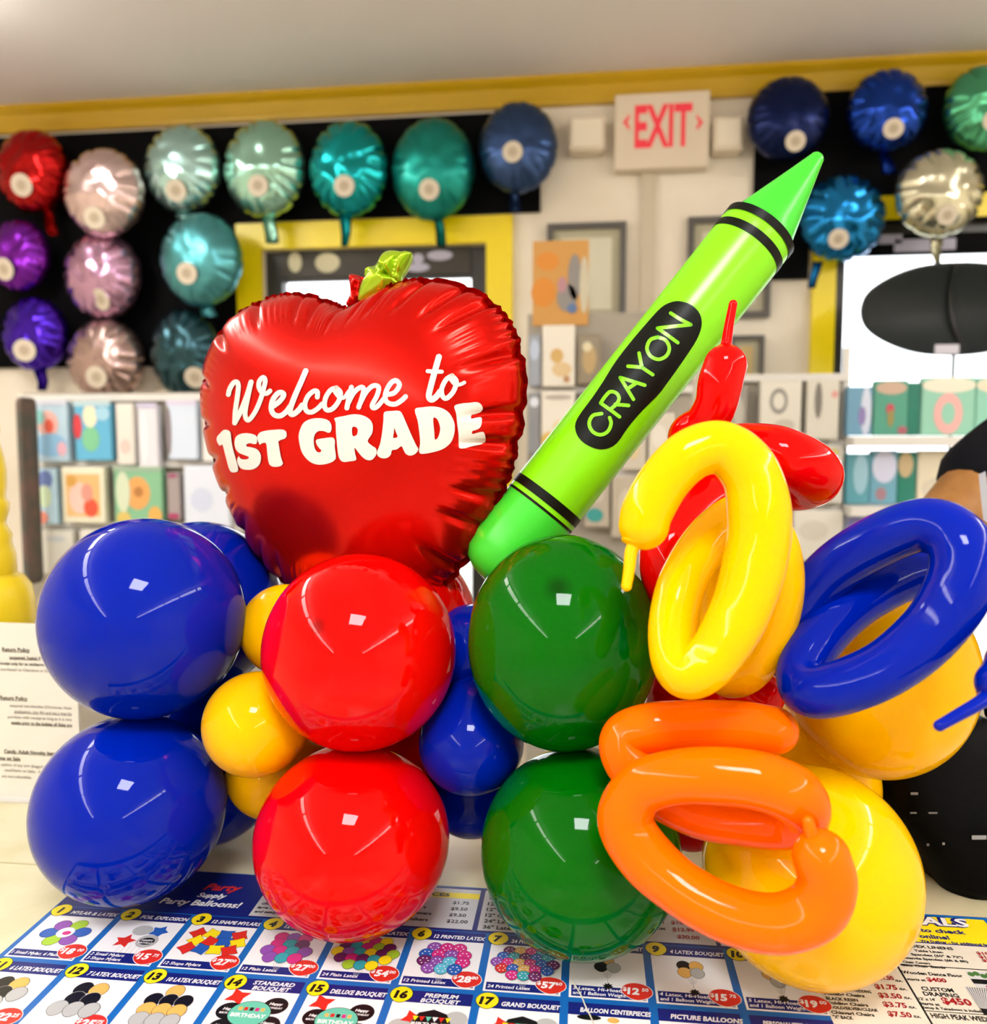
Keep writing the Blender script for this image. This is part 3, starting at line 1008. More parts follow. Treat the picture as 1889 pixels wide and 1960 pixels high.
def cluster(spec, bm, x, y, r, rows):
    """a printed bunch of balloons: list of rows of colour ids, top to bottom"""
    ny = len(rows)
    lv = 2.0
    for j, row in enumerate(rows):
        for i, c in enumerate(row):
            xx_ = x + (i - (len(row) - 1) / 2) * r * 1.62
            yy_ = y + ((ny - 1) / 2 - j) * r * 1.45
            lv += .12
            ell(bm, xx_, yy_, r * .98, r * 1.12, lv, K_ if c != K_ else S_, seg=18, point=.22)
            lv += .06
            ell(bm, xx_, yy_, r * .93, r * 1.07, lv, c, seg=18, point=.22)
            if spec == 'dots':
                lv += .05
                for k in range(6):
                    a = k * 1.05
                    ell(bm, xx_ + .5 * r * math.cos(a), yy_ + .55 * r * math.sin(a), r * .12, r * .12, lv, W_, seg=6)
    # ribbons
    for k in range(5):
        xb = x + (k - 2) * r * .35
        v = [ml(xb - .0002, y - ny * r * .75, 1.8), ml(xb + .0002, y - ny * r * .75, 1.8), ml(x + (k - 2) * r * .12 + .0002, y - ny * r * .75 - r * 1.5, 1.8), ml(x + (k - 2) * r * .12 - .0002, y - ny * r * .75 - r * 1.5, 1.8)]
        bm.faces.new([bm.verts.new(q) for q in v]).material_index = S_
def price_card(col, row, num, title, caption, price, pic):
    ox, oy = col * PITCH_X, -row * PITCH_Y
    x0, x1, y1, y0 = ox - .0068, ox + .0742, oy + .0055, oy - .0955
    b = bmesh.new()
    rect(b, x0, y0, x1, y1 - .017, 1)
    cd = obj('price_card', b, p_white, mt)
    b = bmesh.new()
    rect(b, x0, y1 - .0185, x1, y1, 1.5, 0)
    if title:
        ls = title.split('\n')
        if len(ls) == 1:
            w = min(.060, .0048 * len(title))
            mtext(b, title, (ox + .015 if num else ox + .005, oy - .0085), ((ox + .015 if num else ox + .005) + w * (1 if num else 1.18), 0), h=.0068, mi=1, shear=.2)
        else:
            for k, l in enumerate(ls):
                mtext(b, l, (ox + .042, oy - .0035 - .0082 * k), h=.0062, mi=1, shear=.2, align='C')
    obj('title_bar', b, [p_navy, p_white], cd)
    if num:
        b = bmesh.new()
        ell(b, ox, oy - .002, .0122, .0128, 2.0, 0, point=.2)
        ell(b, ox, oy - .002, .0116, .0122, 2.4, 1, point=.2)
        mtext(b, num, (ox - .0003, oy - .0078), h=.0112, lv=2.8, mi=0, bold=.06, align='C', shear=.12)
        obj('number_badge', b, [p_blk, p_ylw], cd)
    if caption:
        ls = caption.split('\n')
        hh = .0125 if len(ls) == 1 else .0175
        b = bmesh.new()
        rect(b, x0 + .0025, y0 + .0025, x1 - .002, y0 + .0025 + hh, 1.6, 0)
        for k, l in enumerate(ls):
            mtext(b, l, (x0 + .004, y0 + (.006 if len(ls) == 1 else .0128 - .0075 * k)), (x0 + .004 + min(.055, .00285 * len(l)), 0), h=.0052, lv=2, mi=1, shear=.15, bold=.02)
        obj('caption', b, [p_navy, p_white], cd)
    if price:
        b = bmesh.new()
        cx_, cy_ = x1 - .0105, y0 + .016
        ell(b, cx_, cy_, .0168, .0142, 2.6, 0, rot=-.12, point=.25)
        ell(b, cx_, cy_, .0160, .0134, 2.9, 1, rot=-.12, point=.25)
        d_, c_ = price
        mtext(b, '$', (cx_ - .0148, cy_ - .0002), h=.0064, lv=3.3, mi=0, bold=.03)
        mtext(b, d_, (cx_ - .0102, cy_ - .005), h=.0105, lv=3.3, mi=0, bold=.045, shear=.1)
        mtext(b, c_, (cx_ + .0050, cy_ + .0006), h=.0052, lv=3.3, mi=0, bold=.03, shear=.1)
        obj('price_tag', b, [p_white, p_red], cd)
    b = bmesh.new()
    pic(b, ox + .034, oy - .046)
    obj('picture', b, PICM, cd)
    return cd
def pic_flower(b, x, y):
    for k, c in enumerate((L_, M_, U_, L_, M_, U_)):
        a = 1.2 - k * 1.05
        ell(b, x + .019 * math.cos(a), y + .017 * math.sin(a), .0098, .0105, 2 + .1 * k, K_, rot=a - 1.57)
        ell(b, x + .019 * math.cos(a), y + .017 * math.sin(a), .0093, .0100, 2.05 + .1 * k, c, rot=a - 1.57)
    ell(b, x, y, .0105, .0105, 3, S_)
    ell(b, x, y, .0099, .0099, 3.1, W_)
    ell(b, x + .002, y - .001, .005, .004, 3.2, I_)
    for k in range(4):
        rect(b, x - .012 + .005 * k, y - .041, x - .0115 + .005 * k, y - .018, 1.6, S_)
def pic_foil(b, x, y):
    star(b, x + .018, y + .014, .012, 2, M_, 1.2, 5, .6)
    ell(b, x - .002, y + .014, .012, .010, 2.2, S_)
    star(b, x - .012, y - .008, .0135, 2.4, R_, .2, 5, .5)
    ell(b, x + .014, y - .006, .0125, .0125, 2.6, S_)
    ell(b, x + .014, y - .006, .009, .007, 2.7, K_)
    mtext(b, 'HAPPY', (x + .014, y - .006), h=.0032, lv=2.9, mi=W_, align='C')
    mtext(b, 'BIRTHDAY', (x + .014, y - .0105), h=.0026, lv=2.9, mi=W_, align='C')
    for k in range(5):
        rect(b, x - .012 + .006 * k, y - .04, x - .0116 + .006 * k, y - .015, 1.6, S_)
def pic_shapes(b, x, y):
    cs = [R_, Y_, M_, R_, Y_, R_, M_, Y_, R_, M_, Y_, R_]
    for k, c in enumerate(cs):
        star(b, x - .024 + .0165 * (k % 4) + .004 * (k // 4 % 2), y + .016 - .0145 * (k // 4), .0125, 2 + .15 * k, K_, .4 * k, 4, .62)
        star(b, x - .024 + .0165 * (k % 4) + .004 * (k // 4 % 2), y + .016 - .0145 * (k // 4), .0119, 2.08 + .15 * k, c, .4 * k, 4, .62)
def pc(spec, r, rows):
    return lambda b, x, y: cluster(spec, b, x, y, r, rows)
def pic_weight(rows):
    def f(b, x, y):
        cluster('', b, x, y + .010, .0082, rows)
        rect(b, x - .0003, y - .030, x + .0003, y - .004, 1.7, S_)
        star(b, x, y - .0285, .0062, 2.2, K_, 0, 9, .6)
    return f
def pic_theme(b, x, y):
    star(b, x - .022, y + .022, .014, 1.9, R_, .5, 4, .5)
    for dx, dy in ((-.022, 0), (.022, .012), (.024, -.016), (-.02, -.024)):
        ell(b, x + dx, y + dy, .013, .0125, 2.0, K_)
        mtext(b, 'Happy', (x + dx, y + dy + .001), h=.0038, lv=2.3, mi=W_, align='C', shear=.2)
        mtext(b, 'BIRTHDAY', (x + dx, y + dy - .0045), h=.0026, lv=2.3, mi=W_, align='C')
    ell(b, x, y - .002, .022, .019, 2.5, K_)
    ell(b, x, y - .002, .0213, .0183, 2.6, N_)
    for k, c in enumerate((G_, R_, K_, I_, G_)):
        rect(b, x - .0135 + .0058 * k, y + .002, x - .0095 + .0058 * k, y + .007, 2.8, c)
    mtext(b, 'BIRTHDAY', (x, y - .0075), h=.0055, lv=2.9, mi=W_, align='C')
def pic_premium(b, x, y):
    ell(b, x - .026, y - .004, .012, .012, 1.8, S_)
    ell(b, x + .028, y + .012, .012, .012, 1.8, S_)
    star(b, x - .016, y + .010, .012, 2, R_, .4, 4, .5)
    for k in range(2):
        ell(b, x + .004, y + .004, .0205 - .0004 * k, .0205 - .0004 * k, 2.2 + .1 * k, S_ if k == 0 else K_, seg=8)
    for k, c in enumerate((Y_, R_, N_, W_, R_, Y_)):
        v = [ml(x - .0125 + .0066 * k - .003, y + .013, 2.6), ml(x - .0125 + .0066 * k + .003, y + .013, 2.6), ml(x - .0125 + .0066 * k, y + .006, 2.6)]
        b.faces.new([b.verts.new(q) for q in v]).material_index = c
    mtext(b, 'BIRTHDAY', (x + .004, y - .001), h=.0058, lv=2.7, mi=W_, align='C')
row1 = [('1', 'MYLAR & LATEX', '1 Small Mylar, 6 Plain', ('18', '00'), pic_flower),
        ('2', 'FOIL EXPLOSION', '2 Small Mylars\n3 Shape Mylars', ('15', '75'), pic_foil),
        ('3', '12 SHAPE MYLARS', '12 Shape Mylars', ('27', '00'), pic_shapes),
        ('4', '12 PLAIN LATEX', '12 Plain Latex', ('27', '00'), pc('', .0088, [[I_, U_, I_], [I_, T_, Q_], [U_, I_, T_, U_], [U_, T_, I_]])),
        ('5', '24 PLAIN LATEX', '24 Plain Latex', ('54', '00'), pc('', .0078, [[T_, Y_, I_, Y_], [Q_, T_, I_, L_, Q_], [Y_, U_, T_, Y_, Q_, L_], [Q_, I_, Q_, T_, Y_], [L_, T_, Y_]])),
        ('6', '12 PRINTED LATEX', '12 Printed Latex', ('28', '80'), pc('dots', .0088, [[U_, I_, I_], [M_, I_, U_, I_], [Q_, U_, C_, I_], [U_, C_, M_]])),
        ('7', '24 PRINTED LATEX', '24 Printed Latex', ('57', '60'), pc('dots', .0076, [[Q_, G_, I_, T_], [M_, T_, Q_, M_, T_], [U_, I_, G_, I_, M_, Q_], [R_, M_, G_, I_, M_], [I_, T_, Q_]])),
        ('8', '3 LATEX BOUQUET', '3 Latex, Hi-Float,\nand 1 Balloon Weight', ('12', '50'), pic_weight([[G_], [K_, S_]])),
        ('9', '4 LATEX BOUQUET', '4 Latex, Hi-Float,\nand 1 Balloon Weight', ('15', '75'), pic_weight([[K_, G_], [G_, S_]])),
        ('10', '5 LATEX BOUQUET', '5 Latex, Hi-Float,\nand 1 Balloon Weight', ('19', '00'), pic_weight([[K_, G_], [G_, K_], [S_]]))]
for i, a_ in enumerate(row1):
    price_card(i, 0, *a_)
row2 = [('11', '6 LATEX BOUQUET', '', ('22', '25'), pc('', .0105, [[K_, G_], [G_, K_, S_], [S_]])),
        ('12', '7 LATEX BOUQUET', '', ('25', '75'), pc('', .0105, [[K_, G_], [K_, K_], [S_, S_, S_]])),
        ('13', '10 LATEX BOUQUET', '', None, pc('', .0100, [[G_], [K_, K_, K_], [G_, G_, G_], [S_, S_, S_]])),
        ('14', 'STANDARD\nBOUQUET', '', None, pic_theme), ('15', 'DELUXE BOUQUET', '', None, pic_theme), ('16', 'PREMIUM\nBOUQUET', '', None, pic_premium),
        ('17', 'GRAND BOUQUET', '', None, pic_premium)]
for i, a_ in enumerate(row2):
    price_card(i, 1, *a_)
price_card(7, 1, '', 'BALLOON CENTERPIECES', '', None, lambda b, x, y: (ell(b, x - .02, y + .03, .012, .004, 2, K_), ell(b, x + .004, y + .028, .006, .004, 2, G_)))
price_card(8, 1, '', 'PICTURE BALLOONS', '', None, lambda b, x, y: rect(b, x - .02, y - .02, x + .02, y + .02, 2, S_))
price_card(9, 1, '', 'PERSONALIZED BALLOONS', '', None, lambda b, x, y: rect(b, x - .02, y - .02, x + .02, y + .02, 2, S_))
def pane(name, quads, texts, mats):
    b = bmesh.new()
    for (x0, y0, x1, y1, lv, mi) in quads:
        rect(b, x0, y0, x1, y1, lv, mi)
    for t in texts:
        s, a, e, h, mi = t[:5]
        sh = t[5] if len(t) > 5 else 0.0
        bo = t[6] if len(t) > 6 else .035
        al = t[7] if len(t) > 7 else 'L'
        mtext(b, s, a, e, h, 2.2 + .25 * len(b.verts) / 4000 + (.6 if mi == 2 else 0), mi, bo, sh, al)
    return obj(name, b, mats, mt)
# header strip above the cards: title on navy, grey delivery note, price lists
pane('header_strip', [(-.0125, .0075, .885, .1045, .6, 0)],
     [('Supply', (.150, .045), None, .010, 1, .2), ('Party Balloons!', (.110, .026), None, .0125, 1, .2, .03), ('Party', (.150, .062), None, .016, 2, .3, .03)], [p_navy, p_white, p_red])
ax0, ay0 = mq(443, 1752)
pane('delivery_note', [(.232, .012, .330, .100, 1, 0)],
     [('2 Hour Delivery', (.268, .060), None, .0085, 1, .2), ('Setup & Takedown of', (.240, .047), None, .0062, 1, .2), ('chair - $1.50 per chair', (.238, .037), None, .0062, 1, .2),
      ('large orders and mileage', (.236, .028), None, .0052, 1, .2), ('and setup fee. Total fee', (.236, .019), None, .0052, 1, .2)], [p_grey, p_blk])
pane('price_list', [(.338, .012, .505, .0995, 1, 0), (.338, .078, .505, .0905, 1.3, 1)],
     [('BALLOON PRICES', (.356, .0805), (.467, 0), .0075, 2), ('11" Latex Balloons', (.372, .064), None, .0062, 2), ('Small Mylars', (.40, .0505), None, .0062, 2), ('Numbers & Letters', (.385, .037), None, .0062, 2), ('Airwalkers', (.412, .0235), None, .0062, 2),
      ('$1.75', (.494, .064), None, .0068, 2, 0, .02, 'R'), ('$9.50', (.494, .0505), None, .0068, 2, 0, .02, 'R'), ('$9.50', (.494, .037), None, .0068, 2, 0, .02, 'R'), ('$22.00', (.498, .0235), None, .0068, 2, 0, .02, 'R')], [p_grey, p_ylw, p_blk])
pane('latex_price_list', [(.511, .012, .640, .0995, 1, 0)],
     [('LATEX', (.518, .080), None, .0085, 1), ('12" Plain', (.517, .066), None, .0072, 1), ('12" Pearl', (.517, .0535), None, .0072, 1), ('12" Chrome', (.517, .041), None, .0072, 1), ('24" Latex', (.517, .0285), None, .0072, 1), ('36" Latex', (.517, .016), None, .0072, 1)], [p_grey, p_blk])
pane('gift_price_list', [(.646, .012, .786, .0995, 1, 0), (.791, .012, .868, .0995, 1, 0)],
     [('FROM', (.712, .050), None, .0052, 1), ('FROM', (.712, .036), None, .0052, 1), ('$10.99', (.739, .050), None, .0068, 2), ('$12.99', (.739, .036), None, .0068, 2), ('$30.00', (.743, .0215), None, .0068, 2)], [p_grey, p_blk, p_dred])
# rentals panel on the right
def L(px, py):
    return mq(px, py)
rx0 = L(1719, 1850)[0]
hx0, hy0 = L(1753, 1805)
_, hy1 = L(1874, 1759)
pane('rentals_heading', [(.86, hy0, mw1 - .006, .100, 1, 0), (.86, hy0 - .0012, mw1 - .004, hy0 + .0006, 1.3, 1)],
     [('RENTALS', (L(1860, 1777)[0] - .135, L(1860, 1777)[1]), (L(1858, 1777)[0], 0), .0172, 1, .1, .10), ('RENTALS', (L(1860, 1777)[0] - .135, L(1860, 1777)[1]), (L(1858, 1777)[0] + .0005, 0), .0172, 2, .1, .03),
      ('.com to check', (L(1742, 1784)[0] - .019, L(1742, 1784)[1]), (L(1848, 1788)[0], 0), .0080, 1),
      ('online!', L(1761, 1797), (L(1818, 1799)[0], 0), .0080, 1), ('We Deliver - for additional fee', L(1762, 1805), (L(1893, 1809)[0], 0), .0048, 1)], [p_ylw, p_navy, p_white])
tx = []
for s, a, b2, h in (('SPANDEX LINENS', (1745, 1813), (1823, 1817), .0085), ('Table Linen', (1749, 1821), (1803, 1823), .0066), ('Spandex (60" & 72")', (1743, 1828), (1841, 1833), .0066),
                    ('Rectangle Spandex (6ft & 8ft)', (1719, 1834), (1851, 1841), .0066), ('Chair Covers', (1727, 1842), (1779, 1845), .0066), ('Glitz Chair Bands', (1723, 1848), (1808, 1853), .0066),
                    ('Wooden Dance Floor', (1726, 1863), (1841, 1869), .0088)):
    pa, pb = L(*a), L(*b2)
    tx.append((s, (pb[0] - (pb[0] - pa[0]) * (1.5 if s.startswith('SPANDEX LIN') else 1), (pa[1] + pb[1]) / 2 - .003), (pb[0], 0), h * .62, 1))
for s, a, b2, h in (('$10', (1869, 1827), (1893, 1828), .0078), ('$15', (1874, 1834), (1897, 1835), .0078), ('$25', (1880, 1841), (1903, 1842), .0078), ('$400', (1774, 1878), (1812, 1881), .0105), ('$450', (1804, 1921), (1861, 1925), .0155)):
    pa, pb = L(*a), L(*b2)
    tx.append((s, (pa[0], (pa[1] + pb[1]) / 2 - .002), (pb[0], 0), h * .66, 2, 0, .035))
for s, a, b2, h in (('starts at', (1735, 1876), (1771, 1878), .0066), ('CUSTOM', (1764, 1896), (1825, 1899), .0105), ('DRAPING', (1768, 1906), (1835, 1909), .0105), ("12' x 14'", (1758, 1914), (1790, 1916), .0070), ('Starts at', (1760, 1923), (1798, 1925), .0070),
                    ('Setup & Takedown is included.', (1766, 1932), (1888, 1937), .0062), ('HIGH PEAK WEDDING', (1784, 1950), (1925, 1956), .0120)):
    pa, pb = L(*a), L(*b2)
    tx.append((s, (pa[0], (pa[1] + pb[1]) / 2 - .002), (pb[0], 0), h * .62, 1))
dv = L(1800, 1853)[1]
dv2 = L(1790, 1938)[1]
rent = pane('rentals_panel', [(.885, mh0 + .006, mw1 - .006, hy0 - .0012, 1, 0), (rx0, dv - .0008, mw1 - .004, dv + .0008, 1.3, 1), (rx0 - .0022, mh0 + .006, rx0, dv, 1.3, 1), (rx0, dv2 - .0006, mw1 - .004, dv2 + .0006, 1.3, 1)],
            tx, [pr_('ivory', (.66, .62, .52)), p_blk, p_dred])
b = bmesh.new()
xa, ya = L(1846, 1860)
rect(b, xa, ya - .028, mw1 - .008, ya, 2, 0)
rect(b, xa, ya - .022, mw1 - .008, ya - .014, 2.2, 1)
for k in range(9):
    ell(b, xa + .004 + .006 * k, ya - .006 + .002 * math.sin(k * 2.1), .0035, .004, 2.3, 2, seg=9)
ell(b, xa + .03, ya - .026, .02, .005, 2.3, 3)
obj('dance_floor_picture', b, [p_grey, p_blk, p_green, p_dred], rent)
b = bmesh.new()
xa, ya = L(1846, 1891)
rect(b, xa, ya - .044, mw1 - .008, ya, 2, 0)
for k in range(9):
    v = [ml(xa + .0025 * k, ya, 2.4), ml(xa + .0025 * k + .0016, ya, 2.4), ml(xa + .001 + .0009 * k, ya - .034, 2.4), ml(xa + .0004 + .0009 * k, ya - .034, 2.4)]
    b.faces.new([b.verts.new(q) for q in v]).material_index = 1
obj('draping_picture', b, [p_blk, p_grey], rent)
tx = []
for s, a, b2, h, mi in (('$1.50', (1682, 1875), (1712, 1878), .0105, 2), ('$1.75', (1675, 1892), (1719, 1897), .0108, 2), ('$3.50', (1682, 1909), (1728, 1914), .0108, 2), ('$3.75', (1691, 1927), (1737, 1931), .0108, 2), ('$7.50', (1700, 1945), (1747, 1950), .0108, 2),
                        ('/EA.', (1713, 1880), (1728, 1881), .006, 1), ('/EA.', (1721, 1896), (1736, 1897), .006, 1), ('/EA.', (1730, 1913), (1745, 1914), .006, 1), ('/EA.', (1739, 1931), (1754, 1932), .006, 1), ('/EA.', (1748, 1949), (1763, 1950), .006, 1),
                        ('WHITE RESIN WEDDING', (1590, 1896), (1668, 1903), .0075, 1), ('Folding Chairs', (1578, 1905), (1655, 1910), .0082, 1), ('BLACK RESIN', (1581, 1914), (1643, 1919), .0082, 1), ('Folding Chairs', (1585, 1923), (1662, 1928), .0082, 1),
                        ('GOLD/SILVER/CLEAR', (1588, 1931), (1681, 1938), .0075, 1), ('Chiavari Chairs', (1591, 1941), (1674, 1947), .0082, 1), ('"X" BACK', (1594, 1949), (1634, 1954), .0082, 1)):
    pa, pb = L(*a), L(*b2)
    tx.append((s, (pa[0], (pa[1] + pb[1]) / 2 - .001), (pb[0], 0), h * (.72 if mi == 2 else .58), mi))
pane('chair_price_list', [(.8805, mh0 + .006, rx0 - .0022, hy0 - .002, 1.15, 0)], tx, [pr_('ivory', (.66, .62, .52)), p_blk, p_dred])

# thin white thread lying on the mat
th = [onC(*q) + Vector((0, 0, .0028)) for q in ((1091, 1880), (1096, 1886), (1102, 1893), (1112, 1910), (1121, 1932), (1130, 1950), (1140, 1975))]
o = obj('thread', tube(bmesh.new(), catmull(th, 5), .0007, 8), mat('white_thread', 'dcd8c8', .5), None, True)
tag(o, 'thin white thread lying across the price mat below the green balloon', 'thread')

# ------------------------------------------------------------------ return policy notice in a stand
NY = 1.195
m_paper = mat('notice_paper', 'ddd8cc', .45)
p_txt, p_rtx, p_gtx = pr_('brown_ink', (.10, .085, .06)), pr_('red_ink', (.55, .12, .09)), pr_('pale_ink', (.22, .20, .17))
tr_, br_ = onY(163, 1197, NY), onY(160, 1612, NY)
nx1, nz1 = br_.x, tr_.z
nx0 = nx1 - .215
nt_ = thing('return_policy_notice', 'white return policy notice standing on the counter left of the blue balloons', 'notice', (nx1 - .1, NY, CZ))
obj('sheet', boxes(((nx0, NY, CZ + .003), (nx1, NY + .002, nz1))), m_paper, nt_)
obj('stand', boxes(((nx0, NY + .002, CZ + .0003), (nx1, NY + .004, nz1)), ((nx0, NY - .012, CZ + .0003), (nx1, NY + .03, CZ + .003))), mat('clear_acrylic_grey', 'cfcdc6', .1), nt_)
bm = bmesh.new()
XA, ZA = Vector((1, 0, 0)), Vector((0, 0, 1))
for s, e, h, mi, ul in (('Return Policy', (57, 1248), 8.5, 0, 1), ('unopened, Sealed, P', (78, 1263), 6.5, 0, 1), ('receipt only for an exchange', (84, 1275), 6.5, 0, 0), ('purchased on Clearance or Sale', (97, 1287), 6.5, 2, 0),
                        ('Return Policy', (53, 1341), 8.5, 0, 1), ('seasonal merchandise (Christmas, New', (137, 1358), 6.5, 2, 0), ('graduation, July 4th and etc.) may be', (137, 1369), 6.5, 2, 1), ('purchase with receipt as long as it is two', (137, 1380), 6.5, 2, 0), ('weeks prior to the holiday all Sales are', (138, 1391), 6.5, 0, 1),
                        ('Candy, Adult Novelty Items', (110, 1446), 8, 0, 1), ('Items on Sale', (39, 1456), 8, 0, 1), ('options of any sort (bagged', (82, 1470), 6.5, 2, 0), ('used/Items on Sales.  A', (78, 1480), 6.5, 2, 0), ('are non-refundable.', (61, 1491), 6.5, 2, 0),
                        ('per item.  Item', (53, 1553), 8.5, 1, 0), ('per discount', (51, 1564), 8.5, 1, 0)):
    a = onY(*e, NY - .0006)
    hh = h * NY / FPX
    put_text(bm, s, a, XA, ZA, height=hh, mi=mi, bold=.03 if mi == 0 else .012, align='R')
    if ul:
        w = (text_geo(s, .03 if mi == 0 else .012, 0)[3] - text_geo(s, .03 if mi == 0 else .012, 0)[2]) * hh / .73
        fcs = bm.faces.new([bm.verts.new(q) for q in (a + Vector((-w, 0, -.0012)), a + Vector((0, 0, -.0012)), a + Vector((0, 0, -.0005)), a + Vector((-w, 0, -.0005)))])
        fcs.material_index = mi
obj('lettering', bm, [p_txt, p_rtx, p_gtx], nt_)

# ------------------------------------------------------------------ yellow turned post
PD = 1.46
pcx = -22
pp = []
for y, rx in ((1230, 82), (1150, 82), (1122, 78), (1104, 66), (1096, 52), (1094, 54), (1060, 53), (1046, 49), (1034, 47), (1022, 49), (1008, 42), (1000, 38), (990, 41), (975, 45), (962, 46), (955, 41), (948, 40), (925, 43), (900, 44), (875, 41), (850, 35), (836, 32), (831, 35), (822, 36), (814, 35), (811, 31), (760, 29), (680, 27), (600, 26), (540, 27), (525, 34), (505, 36), (490, 30), (470, 26)):
    pp.append((rx * PD / FPX, P(pcx, y, PD).z))
m_spin = mat('yellow_spindle_paint', (.82, .60, .006), .4)
pb_ = P(pcx, 1230, PD)
pp = [(q[0], q[1] - 0) for q in pp]
post = obj('turned_post', lathe([(.066, CZ + .001), (.066, CZ + .02), (.05, CZ + .035), (.05, pp[0][1] - .02)] + pp, 40, Matrix.Translation((pb_.x, pb_.y, 0))), m_spin, None, True)
rebase(post, (pb_.x, pb_.y, CZ))
tag(post, 'yellow turned wooden post at the left edge behind the return policy notice', 'post')

# ------------------------------------------------------------------ round foil balloons on the black boards
def foil_mat(name, c, rough=.22):
    return mat('foil_' + name, c, rough, metal=.9, coat=.15, coat_rough=.1)
m_tag = mat('tag_card', 'd9cdb8', .6)
def foil_round(px, py, rx, ry, m, tagp, tail, label, seed, wrinkle=1.0, yoff=.11):
    r0 = random.Random(seed)
    y = WY - yoff
    c = onY(px, py, y)
    k = (onY(px + 10, py, y) - c).x / 10
    RX, RZ = rx * k, ry * k
    n, nr = 120, 16
    b = bmesh.new()
    mk = [(2 * PI * i / 15 + r0.uniform(-.12, .12), r0.uniform(.5, 1.3)) for i in range(15)]
    def pk(a):
        return sum(w * math.exp(-(math.atan2(math.sin(a - m0), math.cos(a - m0)) / .05) ** 2) for m0, w in mk)
    PKK = [pk(2 * PI * i / n) for i in range(n)]
    off = Vector((r0.uniform(-9, 9), r0.uniform(-9, 9), 0))
    H = min(.095, RX * .55)
    def pt(i, t, sd):
        a = 2 * PI * i / n
        s_ = 1 - .05 * PKK[i] * max(0, (t - .7) / .3) * wrinkle
        z = H * max(0, 1 - t ** 2.4) ** .6 * sd
        z *= 1 - .5 * PKK[i] * wrinkle * max(0, (t - .55) / .45)
        z += sd * .010 * wrinkle * noise.noise(Vector((math.cos(a) * t, math.sin(a) * t, 0)) * 3.2 + off) * (1 - t ** 6)
        return Vector((c.x + RX * t * math.cos(a) * s_, y - z, c.z + RZ * t * math.sin(a) * s_))
    seam_ = [b.verts.new(pt(i, 1, 0)) for i in range(n)]
    for sd in (1, -1):
        ce = b.verts.new((c.x, y - H * sd, c.z))
        prev = None
        for j in range(1, nr + 1):
            ring = seam_ if j == nr else [b.verts.new(pt(i, j / nr, sd)) for i in range(n)]
            for i in range(n):
                q = (i + 1) % n
                f = (ce, ring[i], ring[q]) if prev is None else (prev[i], ring[i], ring[q], prev[q])
                b.faces.new(f[::-1] if sd < 0 else f)
            prev = ring
    b.normal_update()
    bv = BVHTree.FromBMesh(b)
    o = obj('round_foil_balloon', b, m, None, True)
    rebase(o, c)
    tag(o, label, 'balloon', 'round foil balloons on the far wall')
    if tagp:
        q = onY(tagp[0], tagp[1], y - .06)
        tr = 19 * k
        tb = bmesh.new()
        ctr_ = None
        rim = []
        hit = bv.ray_cast(Vector((q.x, y - 1, q.z)), Vector((0, 1, 0)))
        yy = (hit[0].y if hit[0] else y - .05) - .004
        tb.free()
        nrm = hit[1].copy() if hit[0] else Vector((0, -1, 0))
        if nrm.y > 0:
            nrm = -nrm
        nrm = (nrm * .6 + Vector((0, -1, 0)) * .4).normalized()
        base_ = hit[0] if hit[0] else Vector((q.x, yy, q.z))
        def ndisc(r, lift, th):
            dm = Matrix.Translation(base_ + nrm * lift) @ nrm.to_track_quat('Z', 'Y').to_matrix().to_4x4()
            return lathe([(r, 0), (r, th)], 24, dm)
        td = obj('price_tag', ndisc(tr, .010, .002), m_tag, o)
        ib = ndisc(tr * .45, .0122, .0006)
        obj('number', ib, mat('tag_print', 'b9a98f', .6), td)
    if tail:
        a_, b_ = onY(*tail[0], y), onY(*tail[1], y)
        w0, w1 = tail[2] * k, tail[3] * k
        d_ = (b_ - a_)
        tb = bmesh.new()
        prev = None
        for j in range(7):
            u = j / 6
            p = a_ + d_ * u
            w = (w0 * (1 - u) + w1 * u)
            dy = .006 * math.sin(u * 7 + seed)
            cur = [tb.verts.new((p.x - w / 2, p.y + dy - .006, p.z)), tb.verts.new((p.x, p.y + dy + .010, p.z)), tb.verts.new((p.x + w / 2, p.y + dy - .006, p.z))]
            if prev:
                tb.faces.new((prev[0], prev[1], cur[1], cur[0]))
                tb.faces.new((prev[1], prev[2], cur[2], cur[1]))
            prev = cur
        bmesh.ops.solidify(tb, geom=tb.faces[:], thickness=.002)
        obj('tail', tb, m, o, True)
    return o
